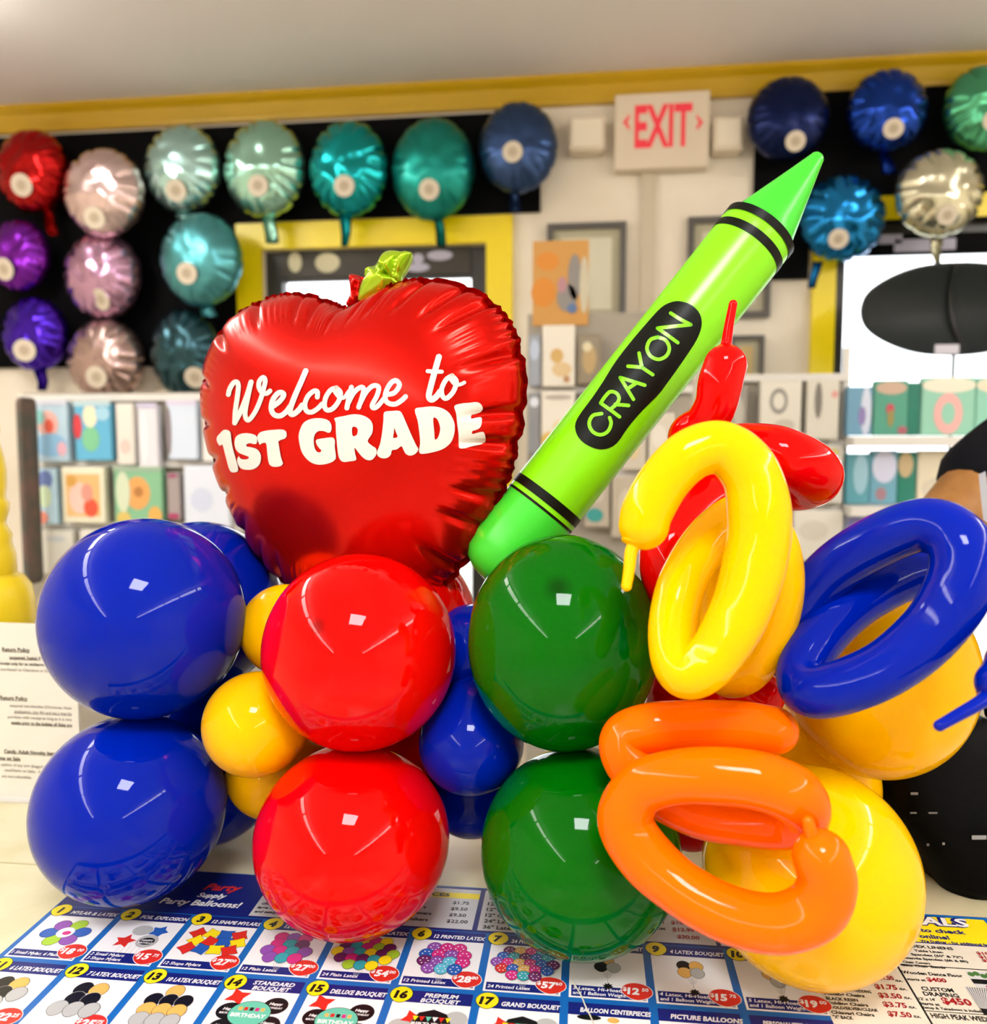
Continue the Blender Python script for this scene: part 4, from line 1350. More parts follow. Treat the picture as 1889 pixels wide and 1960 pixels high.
FB = [
    (63, 328, 68, 72, ('red', (.42, .002, .002), .2), (50, 357), ((90, 398), (105, 450), 16, 22), 'red foil balloon at the top left of the black board'),
    (200, 370, 76, 78, ('blush', (.72, .55, .54), .22), (186, 418), None, 'blush pink foil balloon, upper of the pinks beside the red one'),
    (38, 490, 58, 64, ('purple', (.18, .012, .36), .25), (15, 516), None, 'purple foil balloon at the left edge under the red one'),
    (197, 528, 73, 78, ('lilac', (.52, .30, .46), .2), (201, 573), None, 'lilac pink foil balloon between the blush and taupe ones'),
    (68, 640, 62, 66, ('violet', (.05, .008, .40), .2), (53, 671), ((80, 705), (84, 748), 26, 18), 'violet blue foil balloon at the left edge, lowest there'),
    (203, 690, 73, 74, ('taupe', (.44, .31, .29), .22), (193, 722), ((245, 745), (250, 775), 20, 24), 'rose taupe foil balloon below the lilac one'),
    (350, 324, 73, 78, ('ice', (.42, .68, .66), .2), (341, 366), ((355, 400), (350, 418), 30, 22), 'pale icy aqua foil balloon, first of the long top row'),
    (386, 498, 78, 84, ('turquoise', (.09, .36, .40), .32), (367, 526), ((395, 575), (402, 605), 22, 30), 'smooth turquoise foil balloon under the pale icy one'),
    (355, 676, 66, 82, ('slate_teal', (.025, .075, .095), .25), (374, 721), None, 'dark slate teal foil balloon behind the left of the apple'),
    (507, 324, 78, 88, ('mint', (.36, .66, .54), .18), (500, 360), ((515, 408), (522, 466), 24, 26), 'pale mint foil balloon with a white tail over the yellow door'),
    (668, 324, 77, 88, ('aqua', (.005, .36, .38), .2), (663, 360), ((664, 408), (661, 472), 26, 14), 'bright aqua foil balloon in the middle of the top row'),
    (829, 325, 80, 95, ('jade', (.01, .27, .23), .35), (824, 366), ((840, 415), (846, 472), 18, 20), 'smooth jade green foil balloon in the top row right of the aqua one'),
    (991, 283, 76, 86, ('navy', (.035, .075, .20), .3), (983, 296), ((984, 365), (986, 408), 18, 24), 'slate navy foil balloon left of the exit sign'),
    (1508, 228, 80, 82, ('midnight', (.004, .012, .075), .3), (1521, 271), None, 'midnight blue foil balloon right of the exit sign'),
    (1697, 213, 79, 82, ('royal', (.006, .045, .34), .2), (1708, 248), ((1690, 293), (1702, 332), 18, 30), 'royal blue foil balloon at the top right of the board'),
    (1884, 208, 82, 86, ('emerald', (.09, .42, .22), .25), (1893, 235), None, 'green foil balloon cut by the right edge'),
    (1612, 418, 84, 86, ('peacock', (.008, .20, .50), .2), (1602, 458), ((1565, 500), (1552, 552), 20, 16), 'crinkled peacock blue foil balloon beside the crayon tip'),
    (1797, 370, 86, 88, ('champagne', (.62, .60, .44), .2), (1810, 412), ((1790, 455), (1792, 505), 28, 12), 'pale champagne foil balloon over the shop window'),
]
for i, (px, py, rx, ry, mm, tg, tl, lb) in enumerate(FB):
    smooth_ = 'smooth' in lb or 'navy' in lb or 'midnight' in lb
    foil_round(px, py, rx, ry, foil_mat(*mm), tg, tl, lb, 31 + i, .45 if smooth_ else (1.5 if 'crinkled' in lb else 1.0), .20 if i in (1, 7, 17) else .128)

# ------------------------------------------------------------------ exit sign with emergency lamps
EY = WY - .07
m_exit = mat('exit_white_plastic', 'e3d4bd', .45)
m_exred = mat('exit_red', (.75, .03, .05), .4, emit=(1.0, .06, .09), estr=.18)
q0, q1_ = onY(1177, 181, EY), onY(1357, 318, EY)
et = thing('exit_sign', 'white exit sign with red letters under the yellow ceiling trim', 'exit sign', ((q0.x + q1_.x) / 2, WY, q1_.z))
obj('housing', bevel_box((q0.x, EY, q1_.z), (q1_.x, WY - .001, q0.z), .006), m_exit, et)
bm = bmesh.new()
a = onY(1214, 281, EY - .0015)
put_text(bm, 'EXIT', a, XA, ZA, width=(onY(1324, 281, EY).x - a.x), height=onY(1214, 200, EY).z - a.z, bold=.03)
obj('letters', bm, m_exred, et)
for sx, xx_ in ((1, 1333), (-1, 1205)):
    b = bmesh.new()
    cc = [onY(xx_, 218, EY - .0015), onY(xx_ + 13 * sx, 234, EY - .0015), onY(xx_, 250, EY - .0015), onY(xx_, 242, EY - .0015), onY(xx_ + 5 * sx, 234, EY - .0015), onY(xx_, 226, EY - .0015)]
    b.faces.new([b.verts.new(q) for q in cc])
    obj('arrow', b, m_exred, et)
for x0, x1 in ((1088, 1158), (1366, 1424)):
    a, b2 = onY(x0, 222, WY - .09), onY(x1, 286, WY - .09)
    h_ = obj('emergency_lamp', bevel_box((a.x, WY - .09, b2.z), (b2.x, WY - .001, a.z), .012), m_exit, et)
    obj('lens', bevel_box((a.x + .012, WY - .096, b2.z + .012), (b2.x - .012, WY - .088, a.z - .012), .004), mat('lamp_lens', 'efe4cf', .25), h_)
a, b2 = onY(1229, 320, WY - .02), onY(1256, 320, WY - .02)
tag(obj('cable_cover', boxes(((a.x, WY - .022, .9), (b2.x, WY - .001, q1_.z))), mat('cable_cover_paint', 'cfc3ab', .6)), 'slim vertical cable cover on the wall below the exit sign', 'cable cover')

# ------------------------------------------------------------------ framed papers and a notice board
m_frame = mat('dark_grey_frame', (.085, .075, .065), .4)
m_mat_ = mat('pale_certificate', 'd9d5bd', .5)
m_mat2 = mat('frame_mount', 'b7b295', .6)
def picture(x0, y0, x1, y1, w, label, paper=m_mat_):
    a, b2 = onY(x0, y0, WY - .03), onY(x1, y1, WY - .03)
    t = thing('picture_frame', label, 'picture frame', ((a.x + b2.x) / 2, WY, b2.z))
    k = w * .0021
    obj('frame', boxes(((a.x, WY - .03, b2.z), (a.x + k, WY - .002, a.z)), ((b2.x - k, WY - .03, b2.z), (b2.x, WY - .002, a.z)), ((a.x + k, WY - .03, a.z - k), (b2.x - k, WY - .002, a.z)), ((a.x + k, WY - .03, b2.z), (b2.x - k, WY - .002, b2.z + k))), m_frame, t)
    obj('mount', boxes(((a.x + k, WY - .012, b2.z + k), (b2.x - k, WY - .004, a.z - k))), m_mat2, t)
    obj('certificate', boxes(((a.x + k * 2.4, WY - .014, b2.z + k * 2.4), (b2.x - k * 2.4, WY - .0115, a.z - k * 2.4))), paper, t)
    return t
picture(1047, 428, 1197, 618, 11, 'dark framed certificate on the wall left of the cable cover')
picture(1318, 415, 1474, 606, 11, 'dark framed certificate mostly hidden behind the upper crayon')
picture(1398, 642, 1460, 800, 8, 'small dark framed paper on the wall behind the red balloon tip', mat('tan_paper', 'c9ae74', .6))
m_bk, m_or, m_gy = mat('cork_orange', 'cf9a52', .7), mat('poster_orange', 'd98b2e', .6), mat('poster_grey', '8f8a86', .6)
a, b2 = onY(1020, 462, 2.862), onY(1126, 622, 2.862)
po = thing('poster', 'orange and grey poster leaning in front of the framed certificate', 'poster', ((a.x + b2.x) / 2, 2.86, b2.z))
obj('sheet', boxes(((a.x, 2.862, b2.z), (b2.x, 2.8695, a.z))), m_bk, po)
b = bmesh.new()
for (px, py, w, h, mi) in ((1040, 560, 22, 26, 0), (1048, 500, 20, 16, 0), (1100, 530, 12, 40, 1), (1085, 570, 18, 24, 1), (1095, 590, 9, 9, 2), (1076, 545, 8, 14, 3), (1118, 545, 8, 50, 4)):
    c = onY(px, py, 2.860)
    vs = [b.verts.new((c.x + w * .0019 * math.cos(2 * PI * k / 14), 2.8612 - .0002 * mi, c.z + h * .0019 * math.sin(2 * PI * k / 14))) for k in range(14)]
    b.faces.new(vs).material_index = mi
obj('print', b, [m_or, m_gy, mat('poster_blue', '5a74a0', .6), mat('poster_pink', 'b98a92', .6), mat('poster_pale', 'c9c2a8', .6)], po)

# ------------------------------------------------------------------ racks with hanging packs
m_grid = mat('grey_rack_panel', 'a49c8d', .6)
m_rail = mat('white_rail', 'dedbd4', .4)
m_hookm = mat('hook_steel', (.5, .5, .5), .3, metal=1)
def rack(x0, x1, ytop, ypl, label, rails=(), panel=m_grid):
    a, b2 = onY(x0, ytop, ypl), onY(x1, ytop, ypl)
    t = thing('display_rack', label, 'display rack', ((a.x + b2.x) / 2, ypl + .05, 0))
    obj('back_panel', boxes(((a.x, ypl + .04, .12), (b2.x, ypl + .06, a.z))), panel, t)
    obj('base', boxes(((a.x, ypl - .12, 0), (b2.x, ypl + .10, .12))), m_rail, t)
    for yy in rails:
        z = onY((x0 + x1) / 2, yy, ypl).z
        obj('rail', boxes(((a.x, ypl + .015, z - .012), (b2.x, ypl + .04, z + .012))), m_rail, t)
    return t
def pack(x0, y0, x1, y1, ypl, col, blobs, label, group, header=None, depth=.035):
    """a hanging party pack: body, header strip and printed shapes (dx,dy,rx,ry in 0..1 of the face, colour)"""
    a, b2 = onY(x0, y0, ypl), onY(x1, y1, ypl)
    o = obj('party_pack', bevel_box((a.x, ypl, b2.z), (b2.x, ypl + depth, a.z), .006), mat('pack_' + col, col, .35))
    rebase(o, ((a.x + b2.x) / 2, ypl, b2.z))
    tag(o, label, 'party pack', group)
    W, H = b2.x - a.x, a.z - b2.z
    if blobs:
        cols = sorted({q[4] for q in blobs})
        b = bmesh.new()
        for i, (dx, dy, rx, ry, c) in enumerate(blobs):
            sq = rx < 0
            rx, ry = abs(rx) * W, abs(ry) * H
            n = 4 if sq else 18
            vs = []
            for k in range(n):
                an = 2 * PI * k / n + (PI / 4 if sq else 0)
                s_ = 1.414 if sq else 1
                vs.append(b.verts.new((a.x + dx * W + rx * s_ * math.cos(an), ypl - .001 - .0004 * i, a.z - dy * H + ry * s_ * math.sin(an))))
            b.faces.new(vs).material_index = cols.index(c)
        obj('print', b, [mat('pack_' + c, c, .35) for c in cols], o)
    if header:
        obj('header_card', boxes(((a.x, ypl - .002, a.z - .05 * H), (b2.x, ypl + .004, a.z + .03 * H))), mat('pack_' + header, header, .4), o)
    return o
YL_ = 2.72
rack(28, 560, 752, YL_ + .03, 'grey wire display rack of party packs behind the blue balloons', (760, 888, 1008))
GL = 'party packs on the left rack'
pack(60, 770, 132, 884, YL_, 'bcd6e6', [(.45, .36, .30, .22, 'e9b7ae'), (.48, .40, .13, .12, 'e2604a'), (.5, .72, .48, .20, '8fbfe2'), (.82, .78, .14, .12, 'e3b3c4'), (.22, .25, .14, .12, '8fd0cc')], 'pale blue party pack with a red and pink print, upper shelf far left', GL, 'cfd3e2')
pack(140, 772, 214, 882, YL_, '62b6dc', [(.45, .62, .24, .22, '7fc89a'), (.45, .22, .2, .2, 'efe6c8'), (.1, .4, .12, .22, 'd8404a'), (.8, .18, .2, .12, 'a6d4ea')], 'bright blue party pack with a green print, upper shelf', GL, 'b9d5dd')
pack(220, 772, 258, 890, YL_, 'e6e1d8', [(.5, .7, .3, .12, 'dcc6bd')], 'narrow cream party pack right of the bright blue one', GL)
pack(262, 775, 304, 900, YL_, 'e4e2ea', [(.3, .5, .2, .4, 'f2f0f4')], 'narrow white party pack in the middle of the upper shelf', GL, 'c9c4dc')
pack(318, 770, 378, 880, YL_, 'd6e2f4', [(.06, .5, .09, .42, '8a7f86')], 'pale ice blue party pack at the right of the upper shelf', GL, 'd8d2ea')
pack(384, 772, 440, 884, YL_, 'ece9e6', [(.2, .4, .16, .2, 'e4cdc4')], 'white party pack on the upper shelf half hidden by the apple', GL)
pack(62, 896, 110, 1004, YL_, 'bcdcec', [(.55, .2, .32, .16, '6f86c4'), (.5, .5, .3, .2, 'd6ecc8'), (.3, .88, .32, .12, 'e8907e')], 'light blue party pack at the left end of the lower shelf', GL)
pack(116, 894, 202, 1002, YL_, 'ebe6cc', [(.5, .5, -.40, -.38, 'e8bd7e'), (.42, .55, .25, .28, 'efcabc'), (.68, .72, .17, .17, 'e2573c'), (.6, .45, .14, .16, 'e09a8a'), (.25, .25, .12, .1, 'd9a24e')], 'cream party pack with an orange and red picture, lower shelf', GL)
pack(216, 896, 312, 1010, YL_, '86bf96', [(.5, .42, .26, .28, 'e8a860'), (.52, .40, .10, .09, 'b4793e'), (.85, .8, .14, .16, 'e6b058'), (.2, .85, .15, .12, 'd9c06a'), (.2, .4, .15, .35, 'd2dec0')], 'green party pack with an orange print, lower shelf', GL, '9fb8a0')
pack(318, 905, 345, 995, YL_, 'a59a98', [(.5, .06, .4, .05, '9a4a6a'), (.5, .92, .45, .06, 'b0386a')], 'narrow taupe party pack with pink ends, lower shelf', GL)
pack(350, 892, 440, 1010, YL_, 'dfe6f4', [(.4, .55, .25, .2, 'd0d8ee')], 'large white and blue party pack on the lower shelf by the apple', GL)
pack(72, 1014, 142, 1100, YL_, 'd8d6c9', [(.5, .2, .3, .06, 'c3c8c8')], 'off white party pack low on the left rack', GL)
pack(150, 1014, 236, 1110, YL_, 'dcd8cc', [(.5, .5, .3, .2, 'c8bfae')], 'cream party pack low on the left rack behind the front blue balloon', GL)
m_dk = mat('dark_green_cloth', (.03, .045, .035), .7)
q = onY(28, 760, 2.6)
q2_ = onY(56, 1120, 2.6)
tag(obj('hanging_garment', bevel_box((q.x, 2.6, q2_.z), (q2_.x, 2.68, q.z), .02), mat('garment', (.09, .09, .07), .8, var=(14, (.16, .10, .08), .4, .6))), 'dark greenish brown fabric hanging beside the left rack', 'garment')

YM_ = 2.80
rack(1008, 1330, 598, YM_ + .03, 'grey display rack of gold printed packs between apple and crayon', (745, 905))
GM = 'packs on the middle rack'
pack(1038, 622, 1100, 740, YM_, 'e6dfd0', [(.45, .5, .2, .12, 'cfa860'), (.6, .72, .3, .12, 'd9bd8c'), (.75, .88, .1, .06, 'b98a5a')], 'white pack with gold flecks, topmost of the middle rack column', GM)
pack(1036, 748, 1100, 872, YM_, 'e8e2d4', [(.25, .75, .25, .12, 'dbb866'), (.6, .55, .25, .1, 'e0cfa0'), (.5, .1, .4, .04, 'b3aa9e')], 'white pack with gold flecks, second down the middle rack column', GM)
pack(1036, 880, 1098, 990, YM_, 'd9d8dc', [(.4, .4, .3, .2, 'e6e6f0')], 'pale pack low on the middle rack beside the apple', GM)
pack(1106, 640, 1150, 735, YM_, '8d8069', [(.5, .5, .3, .3, 'b59a66'), (.4, .25, .2, .1, 'd9cfa8')], 'brown pack just left of the crayon, upper middle rack', GM)
pack(1106, 750, 1146, 860, YM_, '776f66', [(.5, .4, .3, .2, 'a59473')], 'grey brown pack left of the crayon, second row of the middle rack', GM)
pack(1012, 640, 1034, 740, YM_, '9aa0aa', [(.5, .3, .4, .2, 'b8c4d8')], 'narrow grey blue pack at the left end of the middle rack', GM)
pack(1012, 752, 1033, 870, YM_, '8b8d90', [(.5, .15, .4, .08, 'dfe4ee')], 'narrow grey pack under the grey blue one on the middle rack', GM)
pack(1190, 800, 1236, 900, YM_, 'cfc6b4', [(.5, .5, .25, .3, 'dcc893')], 'cream pack with a tan motif just right of the lower crayon', GM)
pack(1242, 790, 1290, 905, YM_, 'd8d0bf', [(.4, .4, .3, .2, 'e6e0d2')], 'cream pack behind the red balloon coil', GM)
pack(1120, 915, 1166, 1010, YM_, 'b8ad9a', [(.5, .3, .3, .2, 'c9c0ae'), (.4, .75, .35, .14, '3f9a94')], 'tan pack with a teal spot above the green balloon', GM)
pack(1172, 912, 1226, 1030, YM_, 'bdb29e', [(.5, .5, .3, .3, 'cfc5b2')], 'tan pack near the tip of the yellow ring balloon', GM)

YR_ = 2.86
rack(1372, 1622, 716, YR_ + .03, 'grey display rack of monochrome packs right of the crayon', (722, 850, 968))
GR = 'packs on the right rack'
k_ = 0
for (x0, y0, x1, y1, c, bl, lb) in (
        (1398, 738, 1428, 840, '9a948a', [(.5, .5, .3, .3, 'b8b3a6')], 'narrow grey pack behind the red balloon neck'),
        (1456, 728, 1532, 842, 'dcd8ca', [(.45, .35, .22, .22, '8f8c84'), (.45, .35, .14, .14, 'dcd8ca'), (.6, .75, .25, .1, 'c4beb0')], 'white pack with a grey ring print, upper right rack'),
        (1546, 726, 1604, 842, 'd6d2c4', [(.35, .35, .12, .3, '7d786f'), (.85, .25, .1, .06, 'd99a92')], 'white pack with a dark stripe beside the window casing'),
        (1436, 852, 1500, 960, 'cdc8ba', [(.5, .4, .3, .2, 'b9b3a5')], 'grey white pack behind the long red balloon'),
        (1506, 856, 1560, 962, 'd6d0c0', [(.5, .3, .25, .2, 'c9b98e')], 'cream pack behind the end of the long red balloon'),
        (1566, 852, 1612, 964, 'd2cfc4', [(.5, .12, .3, .06, 'cfc95a'), (.5, .6, .3, .2, 'e2dfd6')], 'white pack with a yellow tab right of the long red balloon'),
        (1520, 976, 1612, 1075, 'e0dccf', [(.4, .4, .3, .2, 'd2ccbd')], 'cream pack low on the right rack above the blue ring balloon')):
    pack(x0, y0, x1, y1, YR_, c, bl, lb, GR)

# low shelf of teal packs in front of the shop window
YW_ = 2.9
sh = thing('window_shelf', 'white two tier shelf of teal packs in front of the shop window', 'shelf', (1.6, YW_, 0))
zz = onY(1700, 838, YW_)
z2 = onY(1700, 968, YW_)
x0_, x1_ = onY(1616, 838, YW_).x, 2.6
obj('shelf_board', boxes(((x0_, YW_ - .10, zz.z - .028), (x1_, YW_ + .05, zz.z + .004))), m_rail, sh)
obj('shelf_board', boxes(((x0_, YW_ - .10, z2.z - .028), (x1_, YW_ + .05, z2.z + .004))), m_rail, sh)
for xx_ in (x0_, (x0_ + x1_) / 2, x1_ - .03):
    obj('upright', boxes(((xx_, YW_ + .03, 0), (xx_ + .02, YW_ + .05, zz.z + .3))), m_rail, sh)
z3 = onY(1700, 1078, YW_)
obj('shelf_board', boxes(((x0_, YW_ - .10, z3.z - .028), (x1_, YW_ + .05, z3.z + .004))), m_rail, sh)
GW = 'teal packs on the window shelf'
YP = YW_ - .02
for (x0, y0, x1, y1, c, bl, hd, lb) in (
        (1622, 740, 1668, 834, '6ea0bd', [(.75, .5, .2, .5, 'cfd8ea'), (.6, .6, .15, .2, '8a7fb5')], None, 'blue and lilac pack at the left end of the window shelf'),
        (1674, 728, 1736, 834, '4e9d86', [(.5, .14, .45, .12, 'c4aa95'), (.48, .52, .12, .10, 'c2435a'), (.5, .68, .09, .16, '9a8a4a'), (.85, .9, .14, .07, 'b0606e')], None, 'green pack with a small red and gold print on the window shelf'),
        (1738, 732, 1760, 834, '0f7763', [], None, 'narrow dark teal pack in the middle of the window shelf'),
        (1766, 722, 1864, 834, '93cdb6', [(.5, .14, .5, .13, 'efe6d2'), (.5, .62, .27, .35, 'efb0ac'), (.5, .62, .13, .19, '93cdb6')], None, 'mint pack with a large pink letter O on the window shelf'),
        (1870, 722, 1940, 834, '8fcdb8', [(.5, .14, .5, .13, 'e8dcc4')], None, 'mint pack cut by the right edge on the window shelf'),
        (1620, 868, 1664, 966, '5b9fae', [(.6, .4, .3, .4, '9cc6d6')], None, 'blue teal pack at the left of the lower window shelf'),
        (1668, 862, 1716, 966, '6fa9c0', [(.5, .3, .45, .3, 'd4d8ee'), (.4, .8, .2, .12, 'a7808a')], None, 'lilac and teal pack on the lower window shelf'),
        (1720, 864, 1752, 966, '1c7f6c', [(.4, .25, .4, .24, 'c9b389')], None, 'dark teal pack with a tan top on the lower window shelf'),
        (1758, 862, 1830, 966, 'e6dcc2', [(.5, .7, .4, .2, 'd6cdb8')], None, 'cream pack behind the black sleeve on the lower window shelf'),
        (1618, 986, 1690, 1075, 'a9b0c6', [(.3, .2, .25, .15, '8f8fd0')], None, 'pale blue grey pack on the bottom window shelf above the blue ring')):
    pack(x0, y0, x1, y1, YP, c, bl, lb, GW, hd)

# ------------------------------------------------------------------ dark oval umbrella in the window
UY = 3.05
m_umb = mat('dark_umbrella_cloth', (.035, .042, .042), .55)
uc = onY(1815, 596, UY)
ku = (onY(1825, 596, UY) - uc).x / 10
b = bmesh.new()
n, nr = 64, 12
ring0 = None
for sd in (1,):
    ce = b.verts.new((uc.x, UY + .05, uc.z))
    prev = None
    for j in range(1, nr + 1):
        t = j / nr
        ring = []
        for i in range(n):
            a = 2 * PI * i / n
            rib = 1 - .005 * (t ** 3) * (1 + math.cos(8 * a))
            ring.append(b.verts.new((uc.x + 182 * ku * t * math.cos(a) * rib, UY + .05 - .10 * t * t, uc.z + 93 * ku * t * math.sin(a) * rib)))
        for i in range(n):
            q = (i + 1) % n
            b.faces.new((ce, ring[q], ring[i]) if prev is None else (prev[i], prev[q], ring[q], ring[i]))
        prev = ring
bmesh.ops.solidify(b, geom=b.faces[:], thickness=.003)
um = thing('umbrella', 'large dark oval umbrella standing open before the bright window', 'umbrella', (uc.x, UY, 0))
obj('canopy', b, m_umb, um, True)
pts_ = [Vector((onY(x, y, UY).x, UY + dy_, onY(x, y, UY).z)) for x, y, dy_ in ((1818, 512, -.04), (1824, 560, .03), (1832, 620, .03), (1840, 674, -.02))]
obj('rib', tube(bmesh.new(), catmull(pts_, 6), .009, 10), mat('umbrella_rib', (.008, .009, .009), .5), um, True)
pz = onY(1811, 686, UY)
obj('pole', tube(bmesh.new(), [Vector((pz.x, UY - .06, 0)), Vector((pz.x, UY - .06, pz.z + .02))], .006, 10), m_bronze, um, True)
lz = onY(1811, 669, UY - .08)
obj('label', boxes(((lz.x - .038, UY - .086, lz.z - .016), (lz.x + .038, UY - .083, lz.z + .016))), mat('lilac_card', 'c9c5d2', .5), um)

# ------------------------------------------------------------------ black bag on the counter at the right
m_bag = mat('black_leather', (.001, .001, .0012), .5, spec=.06, bump=(60, .08, 4))
bagc = onC(1868, 1712)
bd = (bagc - CAM).dot(FW)
sec = []
for (py, xl, xr) in ((1746, 1838, 1905), (1738, 1822, 1935), (1715, 1808, 1965), (1690, 1796, 1990), (1650, 1768, 2010), (1600, 1735, 2020), (1550, 1705, 2020), (1500, 1694, 2010), (1450, 1715, 1990), (1415, 1760, 1960), (1400, 1800, 1930)):
    z = CAM.z + (ray(1868, py) * bd).z
    pl, pr2 = P(xl, py, bd), P(xr, py, bd)
    sec.append((max(z, CZ + .0005), (pl + pr2) / 2, (pr2 - pl).length / 2))
b = bmesh.new()
rings = []
for i, (z, c, hw) in enumerate(sec):
    u = i / (len(sec) - 1)
    dp = .085 * math.sin(PI * min(1, .18 + u * .74)) + .012
    ring = []
    for k in range(48):
        a = 2 * PI * k / 48
        ca, sa = math.cos(a), math.sin(a)
        e = .72
        q = c + RT * (hw * math.copysign(abs(ca) ** e, ca)) + Vector((-RT.y, RT.x, 0)) * (dp * math.copysign(abs(sa) ** e, sa) + .07)
        wob = .006 * noise.noise(Vector((ca * 2, sa * 2, u * 5)))
        q += Vector((ca, sa, 0)) * wob
        ring.append(b.verts.new((q.x, q.y, z)))
    rings.append(ring)
for a, c in zip(rings[:-1], rings[1:]):
    for k in range(48):
        b.faces.new((a[k], a[(k + 1) % 48], c[(k + 1) % 48], c[k]))
b.faces.new(rings[0][::-1])
b.faces.new(rings[-1])
bag = thing('handbag', 'slouchy black bag standing on the counter at the right edge', 'bag', (sec[0][1].x, sec[0][1].y, CZ))
body_o = obj('body', b, m_bag, bag, True)
top = sec[-1][1] + Vector((-RT.y, RT.x, 0)) * .07
hp = catmull([top + RT * -.05, top + RT * -.04 + UP * .045, top + UP * .065, top + RT * .05 + UP * .045, top + RT * .06], 8)
obj('handle', tube(bmesh.new(), hp, .006, 12), m_bag, bag, True)
m_lt = mat('grey_print', (.25, .25, .27), .4)
b = bmesh.new()
for px, py, w, h in ((1750, 1519, 7, 2.5), (1768, 1556, 26, 1.6), (1874, 1603, 14, 4), (1776, 1617, 2.5, 2.5), (1806, 1615, 2.5, 2.5)):
    r = ray(px, py).normalized()
    pass
bvb = BVHTree.FromPolygons([v.co.copy() for v in body_o.data.vertices], [tuple(p.vertices) for p in body_o.data.polygons])
mw = body_o.matrix_basis @ Matrix()
for px, py, w, h in ((1750, 1519, 7, 2.5), (1768, 1556, 26, 1.6), (1874, 1603, 14, 4), (1776, 1617, 2.5, 2.5), (1806, 1615, 2.5, 2.5)):
    qs = []
    for sx, sy in ((-1, 1), (1, 1), (1, -1), (-1, -1)):
        h_ = bvb.ray_cast(CAM, ray(px + sx * w, py + sy * h).normalized())
        if h_[0] is not None:
            qs.append(b.verts.new(h_[0] - ray(px, py).normalized() * .002))
    if len(qs) == 4:
        b.faces.new(qs)
obj('fittings', b, m_lt, bag)

# ------------------------------------------------------------------ person behind the counter at the right
def skin(name, nodes, edges, m, parent=None, root=0, sub=2, smooth=True):
    me = bpy.data.meshes.new(name)
    me.from_pydata([tuple(n[0]) for n in nodes], edges, [])
    o = bpy.data.objects.new(name, me)
    COL.objects.link(o)
    sk = o.modifiers.new('skin', 'SKIN')
    sk.use_smooth_shade = True
    o.modifiers.new('sub', 'SUBSURF').render_levels = sub
    o.modifiers['sub'].levels = sub
    for i, n in enumerate(nodes):
        r = n[1]
        me.skin_vertices[0].data[i].radius = (r, r) if isinstance(r, (int, float)) else r
        me.skin_vertices[0].data[i].use_root = (i == root)
    dg = bpy.context.evaluated_depsgraph_get()
    ev = bpy.data.meshes.new_from_object(o.evaluated_get(dg))
    o.modifiers.clear()
    o.data = ev
    bpy.data.meshes.remove(me)
    ev.name = name
    ev.materials.clear()
    ev.materials.append(m)
    ev.polygons.foreach_set('use_smooth', [True] * len(ev.polygons))
    if parent is not None:
        o.parent = parent
        o.matrix_parent_inverse = parent.matrix_basis.inverted()
    return o
m_skin = mat('tan_skin', (.36, .165, .045), .5, spec=.35, var=(30, (.30, .13, .032), .4, .6))
m_shirt = mat('black_shirt_cloth', (.002, .0025, .005), .8, spec=.15)
m_pants = mat('black_trousers', (.003, .003, .004), .8, spec=.15)
m_hair = mat('dark_hair', (.012, .008, .006), .5)
SH = P(1965, 832, 1.54)
FB_ = Vector((-FW.x, -FW.y, 0)).normalized()     # towards the camera
LT = RT                                           # picture right
B0 = SH + LT * .19 - FB_ * .01
def at(side, z, fwd=0):
    return Vector((B0.x, B0.y, z)) + LT * side + FB_ * fwd
EL = P(1742, 1085, 1.40)
WR = P(1618, 1190, 1.24)
HD = P(1568, 1205, 1.20)
hv = (HD - WR).normalized()
hs = hv.cross(Vector((0, 0, 1))).normalized()
hu = hs.cross(hv).normalized()
N_B, E_B = [], []
def nd(p, r, *link):
    N_B.append((p, r))
    for l in link:
        E_B.append((l, len(N_B) - 1))
    return len(N_B) - 1
pel = nd(at(0, .98), .125)
wst = nd(at(0, 1.14), .115, pel)
chs = nd(at(0, 1.34, .01), .135, wst)
upc = nd(at(0, 1.44), .085, chs)
nck = nd(at(0, 1.54, .01), .055, upc)
jaw = nd(at(0, 1.615, .035), .066, nck)
hdm = nd(at(0, 1.69, .02), .088, jaw)
hdt = nd(at(0, 1.76, .005), .070, hdm)
nose = nd(at(0, 1.665, .118), .012, hdm)
for sd in (-1, 1):
    nd(at(.092 * sd, 1.675, .0), (.010, .022), hdm)
shr = nd(SH + Vector((0, 0, -.005)), .062, upc)
mid = nd(SH.lerp(EL, .5) + Vector((0, 0, .004)), .064, shr)
elb = nd(EL, .052, mid)
fam = nd(EL.lerp(WR, .35), .050, elb)
wri = nd(WR, .028, fam)
plm = nd(WR.lerp(HD, .9), (.034, .016), wri)
for k in range(4):
    off = (k - 1.5) * .0185
    a = HD + hu * off + hv * .012
    ln = (.030, .036, .034, .026)[k]
    f1 = nd(a + hv * .012, .0092, plm)
    f2 = nd(a + hv * (.012 + ln) + hs * -.006, .0088, f1)
    f3 = nd(a + hv * (.012 + ln * 1.55) + hs * -.022, .0080, f2)
    f4 = nd(a + hv * (.012 + ln * 1.75) + hs * -.040, .0070, f3)
t1 = nd(WR.lerp(HD, .45) + hu * .032, .012, wri)
t2 = nd(WR.lerp(HD, .8) + hu * .055 - hs * .01, .010, t1)
t3 = nd(WR.lerp(HD, 1.05) + hu * .062 - hs * .026, .0085, t2)
S2 = at(.19, SH.z)
shl = nd(S2, .062, upc)
E2 = at(.27, SH.z - .30, -.02)
W2 = at(.27, SH.z - .55, .06)
el2 = nd(E2, .046, shl)
wr2 = nd(W2, .028, el2)
